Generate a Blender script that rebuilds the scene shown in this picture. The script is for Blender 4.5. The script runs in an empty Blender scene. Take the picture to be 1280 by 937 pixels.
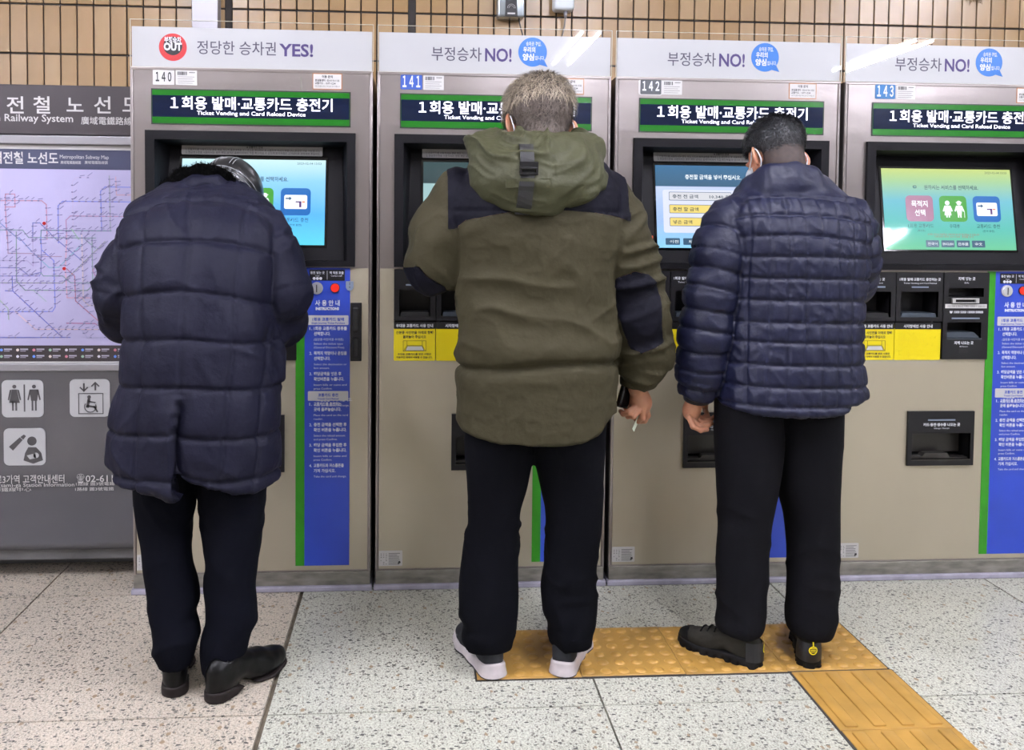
import bpy, bmesh, math, random
import numpy as np
from mathutils import Vector, Matrix, Euler

random.seed(7)
SC = bpy.context.scene
COL = SC.collection
PI = math.pi

# ------------------------------------------------------------------ camera
F_PX, PITCH, YAW, ROLL = 1121.01, .041627, .070437, .009091
CAMP = Vector((.944992, -3.104858, 1.275865))
SHX, SHY = -46.31, -141.07
_fw = Vector((math.sin(YAW)*math.cos(PITCH), math.cos(YAW)*math.cos(PITCH), -math.sin(PITCH)))
_r = Vector((math.cos(YAW), -math.sin(YAW), 0)); _u = _r.cross(_fw)
_r2 = _r*math.cos(ROLL)+_u*math.sin(ROLL); _u2 = -_r*math.sin(ROLL)+_u*math.cos(ROLL)
cd = bpy.data.cameras.new('camera'); cam = bpy.data.objects.new('camera', cd); COL.objects.link(cam)
cd.sensor_fit = 'HORIZONTAL'; cd.sensor_width = 36; cd.lens = F_PX/1280*36
cd.shift_x = -SHX/1280; cd.shift_y = SHY/1280; cd.clip_start = .05
cam.matrix_world = Matrix(((_r2.x, _u2.x, -_fw.x, CAMP.x), (_r2.y, _u2.y, -_fw.y, CAMP.y), (_r2.z, _u2.z, -_fw.z, CAMP.z), (0, 0, 0, 1)))
SC.camera = cam

# ------------------------------------------------------------------ world, exposure
wd = bpy.data.worlds.new('world'); SC.world = wd; wd.use_nodes = True
wd.node_tree.nodes['Background'].inputs[0].default_value = (.88, .9, 1.0, 1)
wd.node_tree.nodes['Background'].inputs[1].default_value = .62
SC.view_settings.view_transform = 'Standard'; SC.view_settings.look = 'None'
SC.view_settings.gamma = 1; SC.view_settings.use_curve_mapping = False
SC.view_settings.exposure = 1.1
TUBE = 104.0          # emission of the fluorescent tubes

# ------------------------------------------------------------------ small helpers
def at(px, py, Y):
    """point of the plane y=Y seen at a pixel of the 1280x937 frame"""
    d = _fw + _r2*((px-640-SHX)/F_PX) - _u2*((py-468.5-SHY)/F_PX)
    t = (Y-CAMP.y)/d.y
    return CAMP + d*t
def lin(h):
    h, _, k = h.lstrip('#').partition('*'); k = float(k or 1); c = [int(h[i:i+2], 16)/255 for i in (0, 2, 4)]
    return tuple(k*(x/12.92 if x <= .04045 else ((x+.055)/1.055)**2.4) for x in c)+(1,)
MATS = {}
def mat(name, col='#808080', rough=.5, metal=0., emit=None, es=1., spec=.5, coat=0., noise=None, bump=None, alpha=None, sheen=0., trans=0., aniso=0.):
    """noise=(scale, amount, stretch xyz)   bump=(scale, strength, distance, stretch)"""
    if name in MATS: return MATS[name]
    m = bpy.data.materials.new(name); m.use_nodes = True; nt = m.node_tree; n = nt.nodes; l = nt.links
    b = n['Principled BSDF']; c = lin(col)
    b.inputs['Base Color'].default_value = c; b.inputs['Roughness'].default_value = rough
    b.inputs['Metallic'].default_value = metal; b.inputs['Specular IOR Level'].default_value = spec
    b.inputs['Coat Weight'].default_value = coat; b.inputs['Coat Roughness'].default_value = .03
    b.inputs['Sheen Weight'].default_value = sheen
    b.inputs['Transmission Weight'].default_value = trans
    b.inputs['Anisotropic'].default_value = aniso
    if emit: b.inputs['Emission Color'].default_value = lin(emit); b.inputs['Emission Strength'].default_value = es
    if noise or bump:
        tc = n.new('ShaderNodeTexCoord')
    if noise:
        mp = n.new('ShaderNodeMapping'); mp.inputs['Scale'].default_value = noise[2] if len(noise) > 2 else (1, 1, 1)
        nz = n.new('ShaderNodeTexNoise'); nz.inputs['Scale'].default_value = noise[0]; nz.inputs['Detail'].default_value = 4
        l.new(tc.outputs['Object'], mp.inputs[0]); l.new(mp.outputs[0], nz.inputs['Vector'])
        mr = n.new('ShaderNodeMapRange'); mr.inputs[1].default_value = .3; mr.inputs[2].default_value = .7
        mr.inputs[3].default_value = 1-noise[1]; mr.inputs[4].default_value = 1+noise[1]*.6
        l.new(nz.outputs[0], mr.inputs[0])
        hv = n.new('ShaderNodeMix'); hv.data_type = 'RGBA'; hv.blend_type = 'MULTIPLY'; hv.inputs[0].default_value = 1
        hv.inputs[6].default_value = c; l.new(mr.outputs[0], hv.inputs[7]); l.new(hv.outputs[2], b.inputs['Base Color'])
    if bump:
        mp2 = n.new('ShaderNodeMapping'); mp2.inputs['Scale'].default_value = bump[3] if len(bump) > 3 else (1, 1, 1)
        nb = n.new('ShaderNodeTexNoise'); nb.inputs['Scale'].default_value = bump[0]; nb.inputs['Detail'].default_value = 5
        l.new(tc.outputs['Object'], mp2.inputs[0]); l.new(mp2.outputs[0], nb.inputs['Vector'])
        bp = n.new('ShaderNodeBump'); bp.inputs['Strength'].default_value = bump[1]; bp.inputs['Distance'].default_value = bump[2]
        l.new(nb.outputs[0], bp.inputs['Height']); l.new(bp.outputs[0], b.inputs['Normal'])
    MATS[name] = m
    return m
def grad_emit(name, stops, strength, rough=.04):
    """backlit screen picture: vertical gradient in the screen's own generated coordinates"""
    if name in MATS: return MATS[name]
    m = bpy.data.materials.new(name); m.use_nodes = True; nt = m.node_tree; n = nt.nodes; l = nt.links
    b = n['Principled BSDF']; tc = n.new('ShaderNodeTexCoord'); sp = n.new('ShaderNodeSeparateXYZ'); cr = n.new('ShaderNodeValToRGB')
    l.new(tc.outputs['Generated'], sp.inputs[0]); l.new(sp.outputs[2], cr.inputs[0])
    while len(cr.color_ramp.elements) < len(stops): cr.color_ramp.elements.new(.5)
    for e, (p, c) in zip(cr.color_ramp.elements, stops): e.position = p; e.color = lin(c)
    l.new(cr.outputs[0], b.inputs['Emission Color']); b.inputs['Emission Strength'].default_value = strength*.56
    b.inputs['Base Color'].default_value = (.01, .01, .01, 1); b.inputs['Roughness'].default_value = rough
    MATS[name] = m
    return m

def link(name, me, m, parent=None, loc=None):
    o = bpy.data.objects.new(name, me); COL.objects.link(o)
    if m is not None and not me.materials:
        for q in (m if isinstance(m, (list, tuple)) else [m]): me.materials.append(q)
    if parent is not None: o.parent = parent
    if loc is not None: o.location = loc
    return o
def thing(name, label, cat, loc=(0, 0, 0), group=None):
    o = bpy.data.objects.new(name, None); COL.objects.link(o); o.location = loc; o.empty_display_size = .1
    tag(o, label, cat, group); return o
def tag(o, label, cat, group=None):
    o['label'] = label; o['category'] = cat
    if group: o['group'] = group
    return o
def struct(o): o['kind'] = 'structure'; return o
def copy_tree(o, parent=None):
    c = o.copy(); COL.objects.link(c)
    if parent is not None: c.parent = parent
    for ch in list(o.children): copy_tree(ch, c)
    return c

class MB:
    def __init__(s): s.bm = bmesh.new()
    def box(s, x0, x1, y0, y1, z0, z1, bev=0, seg=2):
        r = bmesh.ops.create_cube(s.bm, size=1, matrix=Matrix.Translation(((x0+x1)/2, (y0+y1)/2, (z0+z1)/2)) @ Matrix.Diagonal((x1-x0, y1-y0, z1-z0, 1)))
        if bev > 0:
            ed = list({e for v in r['verts'] for e in v.link_edges})
            bmesh.ops.bevel(s.bm, geom=ed, offset=bev, segments=seg, affect='EDGES', profile=.5)
        return s
    def quad(s, *p):
        s.bm.faces.new([s.bm.verts.new(q) for q in p]); return s
    def prism(s, pts, y0, y1):
        """pts in (x,z), extruded from y0 (front) to y1"""
        a = [s.bm.verts.new((x, y0, z)) for x, z in pts]; b = [s.bm.verts.new((x, y1, z)) for x, z in pts]
        n = len(pts); ar = sum(pts[i][0]*pts[(i+1) % n][1]-pts[(i+1) % n][0]*pts[i][1] for i in range(n))
        if ar < 0: a.reverse(); b.reverse()
        s.bm.faces.new(a); s.bm.faces.new(b[::-1])
        for i in range(n): s.bm.faces.new((a[i], b[i], b[(i+1) % n], a[(i+1) % n]))
        return s
    def rrect(s, x0, x1, z0, z1, r, y0, y1, seg=4):
        pts = []
        for cx, cz, a0 in ((x1-r, z1-r, 0), (x0+r, z1-r, 90), (x0+r, z0+r, 180), (x1-r, z0+r, 270)):
            for k in range(seg+1):
                a = math.radians(a0+90*k/seg); pts.append((cx+r*math.cos(a), cz+r*math.sin(a)))
        return s.prism(pts, y0, y1)
    def disc(s, cx, cz, r, y0, y1, n=24, sx=1):
        return s.prism([(cx+sx*r*math.cos(2*PI*k/n), cz+r*math.sin(2*PI*k/n)) for k in range(n)], y0, y1)
    def tube(s, pts, r, n=8):
        rings = []
        P = [Vector(p) for p in pts]
        for i, p in enumerate(P):
            t = (P[min(i+1, len(P)-1)]-P[max(i-1, 0)]).normalized()
            a = t.cross(Vector((0, 0, 1)) if abs(t.z) < .9 else Vector((1, 0, 0))).normalized(); b = t.cross(a)
            rr = r[i] if isinstance(r, (list, tuple)) else r
            rings.append([s.bm.verts.new(p+a*rr*math.cos(2*PI*k/n)+b*rr*math.sin(2*PI*k/n)) for k in range(n)])
        for i in range(len(P)-1):
            for k in range(n): s.bm.faces.new((rings[i][k], rings[i][(k+1) % n], rings[i+1][(k+1) % n], rings[i+1][k]))
        s.bm.faces.new(rings[0][::-1]); s.bm.faces.new(rings[-1]); return s
    def plate(s, x0, x1, z0, z1, y0, t, holes=()):
        """front plate with rectangular holes; returns of depth t all round"""
        xs = sorted({x0, x1, *[h[0] for h in holes], *[h[1] for h in holes]}); zs = sorted({z0, z1, *[h[2] for h in holes], *[h[3] for h in holes]})
        inh = lambda x, z: any(h[0] < x < h[1] and h[2] < z < h[3] for h in holes)
        solid = {}
        for i in range(len(xs)-1):
            for j in range(len(zs)-1):
                solid[i, j] = not inh((xs[i]+xs[i+1])/2, (zs[j]+zs[j+1])/2)
        for (i, j), ok in solid.items():
            if not ok: continue
            a, b, c, d = xs[i], xs[i+1], zs[j], zs[j+1]; y1 = y0+t
            s.quad((a, y0, c), (b, y0, c), (b, y0, d), (a, y0, d)); s.quad((a, y1, d), (b, y1, d), (b, y1, c), (a, y1, c))
            if not solid.get((i-1, j)): s.quad((a, y1, c), (a, y0, c), (a, y0, d), (a, y1, d))
            if not solid.get((i+1, j)): s.quad((b, y0, c), (b, y1, c), (b, y1, d), (b, y0, d))
            if not solid.get((i, j-1)): s.quad((a, y1, c), (b, y1, c), (b, y0, c), (a, y0, c))
            if not solid.get((i, j+1)): s.quad((a, y0, d), (b, y0, d), (b, y1, d), (a, y1, d))
        bmesh.ops.remove_doubles(s.bm, verts=s.bm.verts, dist=1e-5); return s
    def pit(s, x0, x1, z0, z1, y0, y1):
        """inside of a recess, open to the front"""
        s.quad((x0, y1, z0), (x1, y1, z0), (x1, y1, z1), (x0, y1, z1))
        s.quad((x0, y0, z0), (x0, y1, z0), (x0, y1, z1), (x0, y0, z1)); s.quad((x1, y1, z0), (x1, y0, z0), (x1, y0, z1), (x1, y1, z1))
        s.quad((x0, y0, z0), (x1, y0, z0), (x1, y1, z0), (x0, y1, z0)); s.quad((x0, y1, z1), (x1, y1, z1), (x1, y0, z1), (x0, y0, z1)); return s
    def mesh(s, name='mesh', smooth=False):
        me = bpy.data.meshes.new(name); s.bm.to_mesh(me); s.bm.free()
        if smooth: me.polygons.foreach_set('use_smooth', [True]*len(me.polygons))
        return me
_cache = {}
def cached(key, fn):
    if key not in _cache: _cache[key] = fn()
    return _cache[key]

# lettering: a font curve turned into a mesh, standing in the xz plane and facing -y
def text_mesh(body, size, width=None, align='L', bold=0., ext=.0004, res=2, gap=1.):
    key = ('T', body, size, width, align, bold, ext, gap)
    if key in _cache: return _cache[key]
    c = bpy.data.curves.new('t', 'FONT'); c.body = body; c.size = size; c.offset = bold; c.extrude = 0; c.resolution_u = res; c.space_character = gap
    o = bpy.data.objects.new('t', c)
    me = bpy.data.meshes.new_from_object(o)
    bpy.data.objects.remove(o); bpy.data.curves.remove(c)
    me.materials.clear()
    n = len(me.vertices); co = np.zeros(n*3, dtype=np.float32); me.vertices.foreach_get('co', co); co = co.reshape(-1, 3)
    if n:
        x0, x1 = co[:, 0].min(), co[:, 0].max()
        if width: co[:, 0] = (co[:, 0]-x0)*width/max(x1-x0, 1e-6); x0, x1 = 0, width
        sh = {'L': x0, 'C': (x0+x1)/2, 'R': x1}[align]
        out = np.stack([co[:, 0]-sh, co[:, 2], co[:, 1]], 1).astype(np.float32)
        me.vertices.foreach_set('co', out.ravel())
    me.update(); _cache[key] = me
    return me
def letter(body, size, x, z, y, m, parent, width=None, align='L', bold=0., name='lettering', res=2, gap=1.):
    me = text_mesh(body, size, width, align, bold, res=res, gap=gap)
    if me.users > 0 and me.materials and me.materials[0] != m: me = me.copy(); me.materials.clear()
    return link(name, me, m, parent, (x, y, z))

# ------------------------------------------------------------------ materials
M_STEEL = mat('brushed_steel', '#c4bbb8*.62', .30, .88, noise=(3.2, .10, (1, 1, .35)), bump=(2.3, .28, .02, (1, 1, 1.6)), aniso=.3)
M_STEEL_LOW = mat('dull_steel_door', '#aea692', .40, .45, noise=(2.2, .07, (1, 1, .6)), bump=(3, .08, .02))
M_PLINTH = mat('worn_plinth_steel', '#8f8c84', .5, .7, noise=(14, .35, (1, 1, 3)))
M_KICK = mat('kick_strip', '#a29fae', .5, .2, noise=(20, .2))
M_BLACK = mat('black_plastic', '#1d1c20*.5', .42, spec=.35, bump=(900, .05, .001))
M_BEZEL = mat('dark_bezel', '#1f1e23*.32', .5, spec=.15)
M_PIT = mat('pit_black', '#0a0a0b', .6)
M_WHITE = mat('white_print', '#e6e8ea*.53', .35)
M_PURPLE = mat('purple_ink', '#49357c*.65', .5)
M_INKLIGHT = mat('grey_purple_ink', '#4f4a63*.6', .5)
M_RED = mat('red_ink', '#d2262c*.7', .45)
M_DARKINK = mat('dark_ink', '#2a2a30*.6', .5)
M_BUBBLE = mat('bubble_blue', '#2f7fd8*.7', .45)
M_WINK = mat('white_ink', '#f2f4fa*.7', .5)
M_GREEN = mat('green_stripe', '#2f9a12*.65', .4, noise=(30, .08))
M_BLUE = mat('blue_panel', '#2a46b4*.85', .38, noise=(5, .12))
M_YELLOW = mat('yellow_notice', '#f0dc08*.8', .4)
M_DGREEN = mat('display_green', '#1c7a1c*.4', .2, emit='#1f8f22', es=.14, coat=.4)
M_DNAVY = mat('display_navy', '#07142e*.5', .12, emit='#0a1d45', es=.2, coat=.4)
M_GLOW = mat('display_glow', '#ffffff', .3, emit='#e9e6ff', es=.8)
M_ACRYL = None

# ------------------------------------------------------------------ setting: floor
def terrazzo(name, base, mid):
    m = bpy.data.materials.new(name); m.use_nodes = True; nt = m.node_tree; n = nt.nodes; l = nt.links; b = n['Principled BSDF']
    g = n.new('ShaderNodeNewGeometry')
    def mixc(fac, a, bcol):
        x = n.new('ShaderNodeMix'); x.data_type = 'RGBA'
        l.new(fac, x.inputs[0])
        for s, k in ((a, 6), (bcol, 7)):
            if isinstance(s, str): x.inputs[k].default_value = lin(s)
            else: l.new(s, x.inputs[k])
        return x.outputs[2]
    nz = n.new('ShaderNodeTexNoise'); nz.inputs['Scale'].default_value = 170; nz.inputs['Detail'].default_value = 3; l.new(g.outputs['Position'], nz.inputs['Vector'])
    r0 = n.new('ShaderNodeMapRange'); r0.inputs[1].default_value = .38; r0.inputs[2].default_value = .62; l.new(nz.outputs[0], r0.inputs[0])
    c = mixc(r0.outputs[0], mid, base)
    def chips(scale, thr, keep, col, c, stretch=(1, 1, 1)):
        mp = n.new('ShaderNodeMapping'); mp.inputs['Scale'].default_value = stretch; mp.inputs['Rotation'].default_value = (0, 0, scale*.37)
        wn = n.new('ShaderNodeTexNoise'); wn.inputs['Scale'].default_value = 160; l.new(g.outputs['Position'], wn.inputs['Vector'])
        ad = n.new('ShaderNodeVectorMath'); ad.operation = 'MULTIPLY_ADD'; ad.inputs[1].default_value = (.007, .007, 0)
        l.new(wn.outputs['Color'], ad.inputs[0]); l.new(g.outputs['Position'], ad.inputs[2]); l.new(ad.outputs[0], mp.inputs[0])
        v = n.new('ShaderNodeTexVoronoi'); v.inputs['Scale'].default_value = scale; l.new(mp.outputs[0], v.inputs['Vector'])
        lt = n.new('ShaderNodeMath'); lt.operation = 'LESS_THAN'; lt.inputs[1].default_value = thr; l.new(v.outputs['Distance'], lt.inputs[0])
        sp = n.new('ShaderNodeSeparateColor'); l.new(v.outputs['Color'], sp.inputs[0])
        gt = n.new('ShaderNodeMath'); gt.operation = 'GREATER_THAN'; gt.inputs[1].default_value = keep; l.new(sp.outputs[0], gt.inputs[0])
        mu = n.new('ShaderNodeMath'); mu.operation = 'MULTIPLY'; l.new(lt.outputs[0], mu.inputs[0]); l.new(gt.outputs[0], mu.inputs[1])
        return mixc(mu.outputs[0], c, col)
    c = chips(260, .42, .45, '#8f8d82', c, (1, .6, 1))
    c = chips(130, .36, .66, '#6e6b62', c, (1, .55, 1))
    c = chips(84, .30, .70, '#3a3935', c, (.6, 1.2, 1))
    c = chips(60, .34, .93, '#8f7b60', c, (1, .7, 1))
    st = n.new('ShaderNodeTexNoise'); st.inputs['Scale'].default_value = 2.3; st.inputs['Detail'].default_value = 5; l.new(g.outputs['Position'], st.inputs['Vector'])
    r1 = n.new('ShaderNodeMapRange'); r1.inputs[1].default_value = .3; r1.inputs[2].default_value = .7; r1.inputs[3].default_value = .86; r1.inputs[4].default_value = 1.04; l.new(st.outputs[0], r1.inputs[0])
    x = n.new('ShaderNodeMix'); x.data_type = 'RGBA'; x.blend_type = 'MULTIPLY'; x.inputs[0].default_value = 1; l.new(c, x.inputs[6]); l.new(r1.outputs[0], x.inputs[7])
    l.new(x.outputs[2], b.inputs['Base Color']); b.inputs['Roughness'].default_value = .38
    return m
T_WARM = terrazzo('terrazzo_warm', '#d0c6b5*.93', '#b0a594*.93'); T_COOL = terrazzo('terrazzo_cool', '#d0d1c2*.93', '#aaab9c*.93')
floor = struct(link('floor', MB().box(-9, 13, -10, .9, -.3, -.014).mesh(), mat('joint_mortar', '#6d6455', .9, noise=(25, .35))))
cols = [-9, -6.4, -3.8, -2.1, -1.207, -.317, .572, 1.463, 2.235, 3.04, 3.9, 6.5, 9.5, 13]; rows = [-10, -7, -4.2, -2.4, -1.6, -.797, -.012, .9]
for i in range(len(cols)-1):
    for j in range(len(rows)-1):
        a, b, c, d = cols[i], cols[i+1], rows[j], rows[j+1]
        ga = .007 if abs(a-.572) < .01 else .0028; gb = .007 if abs(b-.572) < .01 else .0028
        me = MB().box(a+ga, b-gb, c+.0025, d-.0025, -.03, 0).mesh('slab')
        link('floor_slab', me, T_WARM if b < .6 else T_COOL, floor)
# yellow tactile tiles laid on the slabs
M_TACT = mat('tactile_yellow', '#bb9044*.74', .5, noise=(9, .22), bump=(300, .12, .002))
M_TACTEDGE = mat('tactile_glue', '#2d2a26', .9)
def tactile(kind):
    s = MB(); s.box(.0015, .2985, -.2985, -.0015, 0, .0045, .0012, 1)
    if kind == 'dome':
        for i in range(6):
            for j in range(6):
                cx, cy = .025+.05*i, -.025-.05*j; prev = None
                for k, (r, z) in enumerate(((.0175, .0044), (.0155, .0068), (.011, .0090), (.005, .0098))):
                    ring = [s.bm.verts.new((cx+r*math.cos(PI*q/5), cy+r*math.sin(PI*q/5), z)) for q in range(10)]
                    if prev:
                        for q in range(10): s.bm.faces.new((prev[q], prev[(q+1) % 10], ring[(q+1) % 10], ring[q]))
                    prev = ring
                s.bm.faces.new(prev)
    else:
        for i in range(4):
            cx = .0375+.075*i; s.box(cx-.017, cx+.017, -.288, -.012, .002, .0092, .005, 2)
    me = s.mesh('tactile_'+kind, True)
    me.set_sharp_from_angle(angle=math.radians(35))
    return me
td, tb = tactile('dome'), tactile('bar')
for k in range(4): link('warning_tile', td, M_TACT, floor, (1.134+.2985*k, -.352+.003*(k % 2), 0))
for k in range(6):
    o = link('guiding_tile', tb, M_TACT, floor, (2.036+.002*(k % 2), -.655-.2995*k, 0))
link('tile_bedding', MB().box(1.130, 2.333, -.656, -.349, 0, .0018).box(2.032, 2.338, -2.46, -.650, 0, .0019).mesh(), M_TACTEDGE, floor)

# ------------------------------------------------------------------ setting: tiled back wall
WY = .70
wall = struct(link('wall_back', MB().box(-9, 13, WY+.004, WY+.2, -.3, 3.2).mesh(), mat('dark_grout', '#2b2826', .85, noise=(20, .3))))
TILEM = [mat('beige_tile_%d' % i, c, .3, noise=(7, .12), bump=(14, .1, .01)) for i, c in enumerate(('#bd9a6c*.62', '#b3905f*.62', '#c4a478*.62', '#b89668*.62'))]
tw = .0662
tile_me = [MB().box(.003, tw-.003, -.004, .006, .004, .196, .0016, 1).mesh('tile') for _ in TILEM]
for me, m in zip(tile_me, TILEM): me.materials.append(m)
segs = [(.172, -23, 0), (.198, 0, 11), (.953, 0, 45)]
starts = []
for x0, a, b in segs:
    for k in range(a, b): starts.append(x0+tw*k)
rt = random.Random(3)
for r, z in enumerate((2.156, 1.956)):
    for x in starts:
        link('tile', rt.choice(tile_me), None, wall, (x, WY, z))
for x in starts[:23]: link('tile', rt.choice(tile_me), None, wall, (x+0, WY, 1.756))
s = MB()
for z in [.156+.2*k for k in range(8)]+[2.356+.2*k for k in range(4)]:
    for x in starts+[.172-tw*k for k in range(24, 130)]+[.953+tw*k for k in range(45, 175)]:
        s.box(x+.003, x+tw-.003, WY-.004, WY+.006, z+.004, z+.196)
for z in (1.956, 2.156):
    for x in [.172-tw*k for k in range(24, 130)]+[.953+tw*k for k in range(45, 175)]: s.box(x+.003, x+tw-.003, WY-.004, WY+.006, z+.004, z+.196)
for x in starts[23:]: s.box(x+.003, x+tw-.003, WY-.004, WY+.006, 1.76, 1.952)
for x in [.172-tw*k for k in range(24, 130)]+[.953+tw*k for k in range(45, 175)]: s.box(x+.003, x+tw-.003, WY-.004, WY+.006, 1.76, 1.952)
o = link('wall_tiles', s.mesh(), TILEM[1], wall); o['kind'] = 'stuff'

# ------------------------------------------------------------------ hall around the viewer (seen in reflections only)
ceil = struct(link('ceiling', MB().box(-9, 13, -10, .9, 2.95, 3.1).mesh(), mat('ceiling_panel', '#dddbd8', .7)))
struct(link('wall_far', MB().box(-9, 13, -10.2, -10, -.3, 3.2).mesh(), mat('far_wall', '#cbc6bd', .5, noise=(2, .2))))
M_HOUS = mat('lamp_housing', '#dcdcdc', .5); M_TUBE = mat('fluorescent_tube', '#ffffff', .5, emit='#f1f0ff', es=TUBE)
hous = MB().box(-.15, .15, -.79, .79, -.05, 0, .004).mesh('housing'); tubem = MB().tube([(0, -.75, 0), (0, .75, 0)], .014, 10).mesh('tube', True)
places = {(2.42, -5.1): 'twin fluorescent ceiling light behind the viewer, mirrored over the second machine', (5.3, -5.1): 'twin fluorescent ceiling light behind the viewer, mirrored over the fourth machine',
          (-.4, -1.8): 'twin fluorescent ceiling light above the first man', (2.0, -1.8): 'twin fluorescent ceiling light above the third man',
          (4.4, -1.8): 'twin fluorescent ceiling light past the fourth machine', (-3.0, -1.8): 'twin fluorescent ceiling light beyond the map board', (-3.3, -5.1): 'twin fluorescent ceiling light behind the viewer on the left'}
for (x, y), lab in places.items():
    t = thing('ceiling_light', lab, 'light', (x, y, 2.95), 'twin fluorescent lights on the hall ceiling')
    link('housing', hous, M_HOUS, t)
    for dx in (-.075, .075): link('tube', tubem, M_TUBE, t, (dx, 0, -.068))

# ------------------------------------------------------------------ ticket machines
MW = .82476; CW = .808; MH = 1.794
DX = [-.012, -.004, .002, .018]          # small fitting differences of the upper panels
def acrylic():
    m = bpy.data.materials.new('clear_acrylic'); m.use_nodes = True; nt = m.node_tree; n = nt.nodes; l = nt.links
    n.remove(n['Principled BSDF'])
    tr = n.new('ShaderNodeBsdfTransparent'); gl = n.new('ShaderNodeBsdfGlossy'); gl.inputs['Roughness'].default_value = .015
    fr = n.new('ShaderNodeFresnel'); fr.inputs[0].default_value = 1.5; mx = n.new('ShaderNodeMixShader')
    ge = n.new('ShaderNodeNewGeometry'); iv = n.new('ShaderNodeMath'); iv.operation = 'SUBTRACT'; iv.inputs[0].default_value = 1; l.new(ge.outputs['Backfacing'], iv.inputs[1])
    mu = n.new('ShaderNodeMath'); mu.operation = 'MULTIPLY'; l.new(fr.outputs[0], mu.inputs[0]); l.new(iv.outputs[0], mu.inputs[1])
    l.new(mu.outputs[0], mx.inputs[0]); l.new(tr.outputs[0], mx.inputs[1]); l.new(gl.outputs[0], mx.inputs[2]); l.new(mx.outputs[0], n['Material Output'].inputs[0])
    return m
M_ACRYL = acrylic()
M_ACEDGE = mat('acrylic_edge', '#b9b7a6', .3)
M_LABEL = mat('paper_label', '#c9c8c6*.85', .5); M_TAPE = mat('clear_tape_grey', '#8d8982', .3)
M_CHROME = mat('chrome', '#e4e4e4', .3, .8); M_LIP = mat('slot_light_strip', '#8e9bb0*.8', .3, .3); M_LEDGE = mat('slot_ledge', '#5a6470*.5', .3, .2)
M_BUTTON = mat('red_button', '#d8220e', .35); M_REDDOT = M_BUTTON
M_PITGREY = mat('tray_grey', '#3a3835', .3, .5)
NUMCOL = {1: '#2f4f9c', 2: '#44484c', 3: '#1f5f92'}
SCREENS = {'home': grad_emit('screen_home', [(0, '#5fd6f2'), (.35, '#57b6fb'), (.75, '#8fd0fb'), (1, '#cdeff2')], .95),
           'home_far': grad_emit('screen_home_far', [(0, '#6fc69a'), (.25, '#5fc0b4'), (.6, '#74bfd2'), (.85, '#a8cf9c'), (1, '#c6d680')], .95),
           'pay': grad_emit('screen_pay', [(0, '#8fd0f5'), (.3, '#9fc0f0'), (.74, '#c2d0f4'), (.745, '#36607f'), (1, '#3f7099')], .95),
           'idle': grad_emit('screen_idle', [(0, '#8fc4c8'), (.55, '#a9cfd2'), (.74, '#a5ccce'), (.745, '#30474c'), (1, '#3a5458')], .8)}
def emat(name, c, s=.9): return mat(name, '#050505', .2, emit=c, es=s*.56)
E_INK = emat('screen_ink', '#1f3d52', .8); E_WHITE = emat('screen_white', '#f4fbff', 1); E_GREEN = emat('screen_green', '#3fa52e'); E_ROSE = emat('screen_rose', '#a3698a')
E_BLUE = emat('screen_blue', '#1a6fc4'); E_YEL = emat('screen_yellow', '#f1da7c'); E_GREY = emat('screen_grey', '#dadbe2'); E_SLATE = emat('screen_slate', '#40607c'); E_PANEL = emat('screen_panel', '#dfe4fa')
E_REDI = emat('screen_redink', '#b0564e'); E_ORANGE = emat('screen_orange', '#ee7a3c'); E_PUR = emat('screen_purple', '#5d2f7a'); E_NAVY = emat('screen_navy', '#18507e')

def card_unit(root, x0, x1, z0, z1, hx0, hx1, hz0, hz1, title, sub, first):
    u = link('card_slot_unit', MB().plate(x0, x1, z0, z1, -.010, .012, [(hx0, hx1, hz0, hz1)]).pit(hx0, hx1, hz0, hz1, -.009, .09).mesh(), M_BLACK, root)
    link('slot_floor', MB().prism([(hx0+.004, hz0), (hx1-.004, hz0), (hx1-.008, hz0+.014), (hx0+.008, hz0+.014)], -.006, .07).mesh(), M_PIT if first else M_LEDGE, u)
    link('light_strip', MB().box((x0+x1)/2-.052/2*1.2, (x0+x1)/2+.052/2*1.2, -.012, -.010, z1-.056, z1-.051).mesh(), M_LIP, u)
    letter(title, .0115, (x0+x1)/2, z1-.030, -.0106, M_WINK, u, min(x1-x0-.02, .0098*len(title)), 'C', .0003)
    letter(sub, .008, (x0+x1)/2, z1-.042, -.0106, M_WINK, u, min(x1-x0-.05, .0042*len(sub)), 'C')
    return u

STEPS1 = [(0, '1.', '1회용 교통카드 종류를', 1), (0, '', '선택합니다.', 1), (0, '', '(일반용·어린이용·우대용)', 2), (0, '', 'Select the ticket type', 0), (1, '', '(General·Discount·Free)', 0),
          (0, '2.', '목적지 역명이나 운임을', 1), (0, '', '선택합니다.', 1), (0, '', 'Select the destination or', 0), (1, '', 'fare amount.', 0),
          (0, '3.', '해당금액을 넣은 후', 1), (0, '', '확인버튼을 누릅니다.', 1), (0, '', 'Insert bills or coins and', 0), (1, '', 'press Confirm.', 0),
          (0, '4.', '1회용 교통카드와', 1), (0, '', '거스름돈을 가져 가십시오.', 1), (1, '', 'Take the ticket and change.', 0)]
STEPS2 = [(0, '1.', '교통카드를 충전하는', 1), (0, '', '곳에 올려놓습니다.', 1), (0, '', 'Place the card on the card', 0), (1, '', 'reader.', 0),
          (0, '2.', '충전 금액을 선택한 후', 1), (0, '', '확인 버튼을 누릅니다.', 1), (0, '', 'Select the reload amount', 0), (1, '', 'and press Confirm.', 0),
          (0, '3.', '해당 금액을 투입한 후', 1), (0, '', '확인 버튼을 누릅니다.', 1), (0, '', 'Insert bills or coins and', 0), (1, '', 'press Confirm.', 0),
          (0, '4.', '교통카드와 거스름돈을', 1), (0, '', '가져 가십시오.', 1), (1, '', 'Take the card and change.', 0)]
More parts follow.
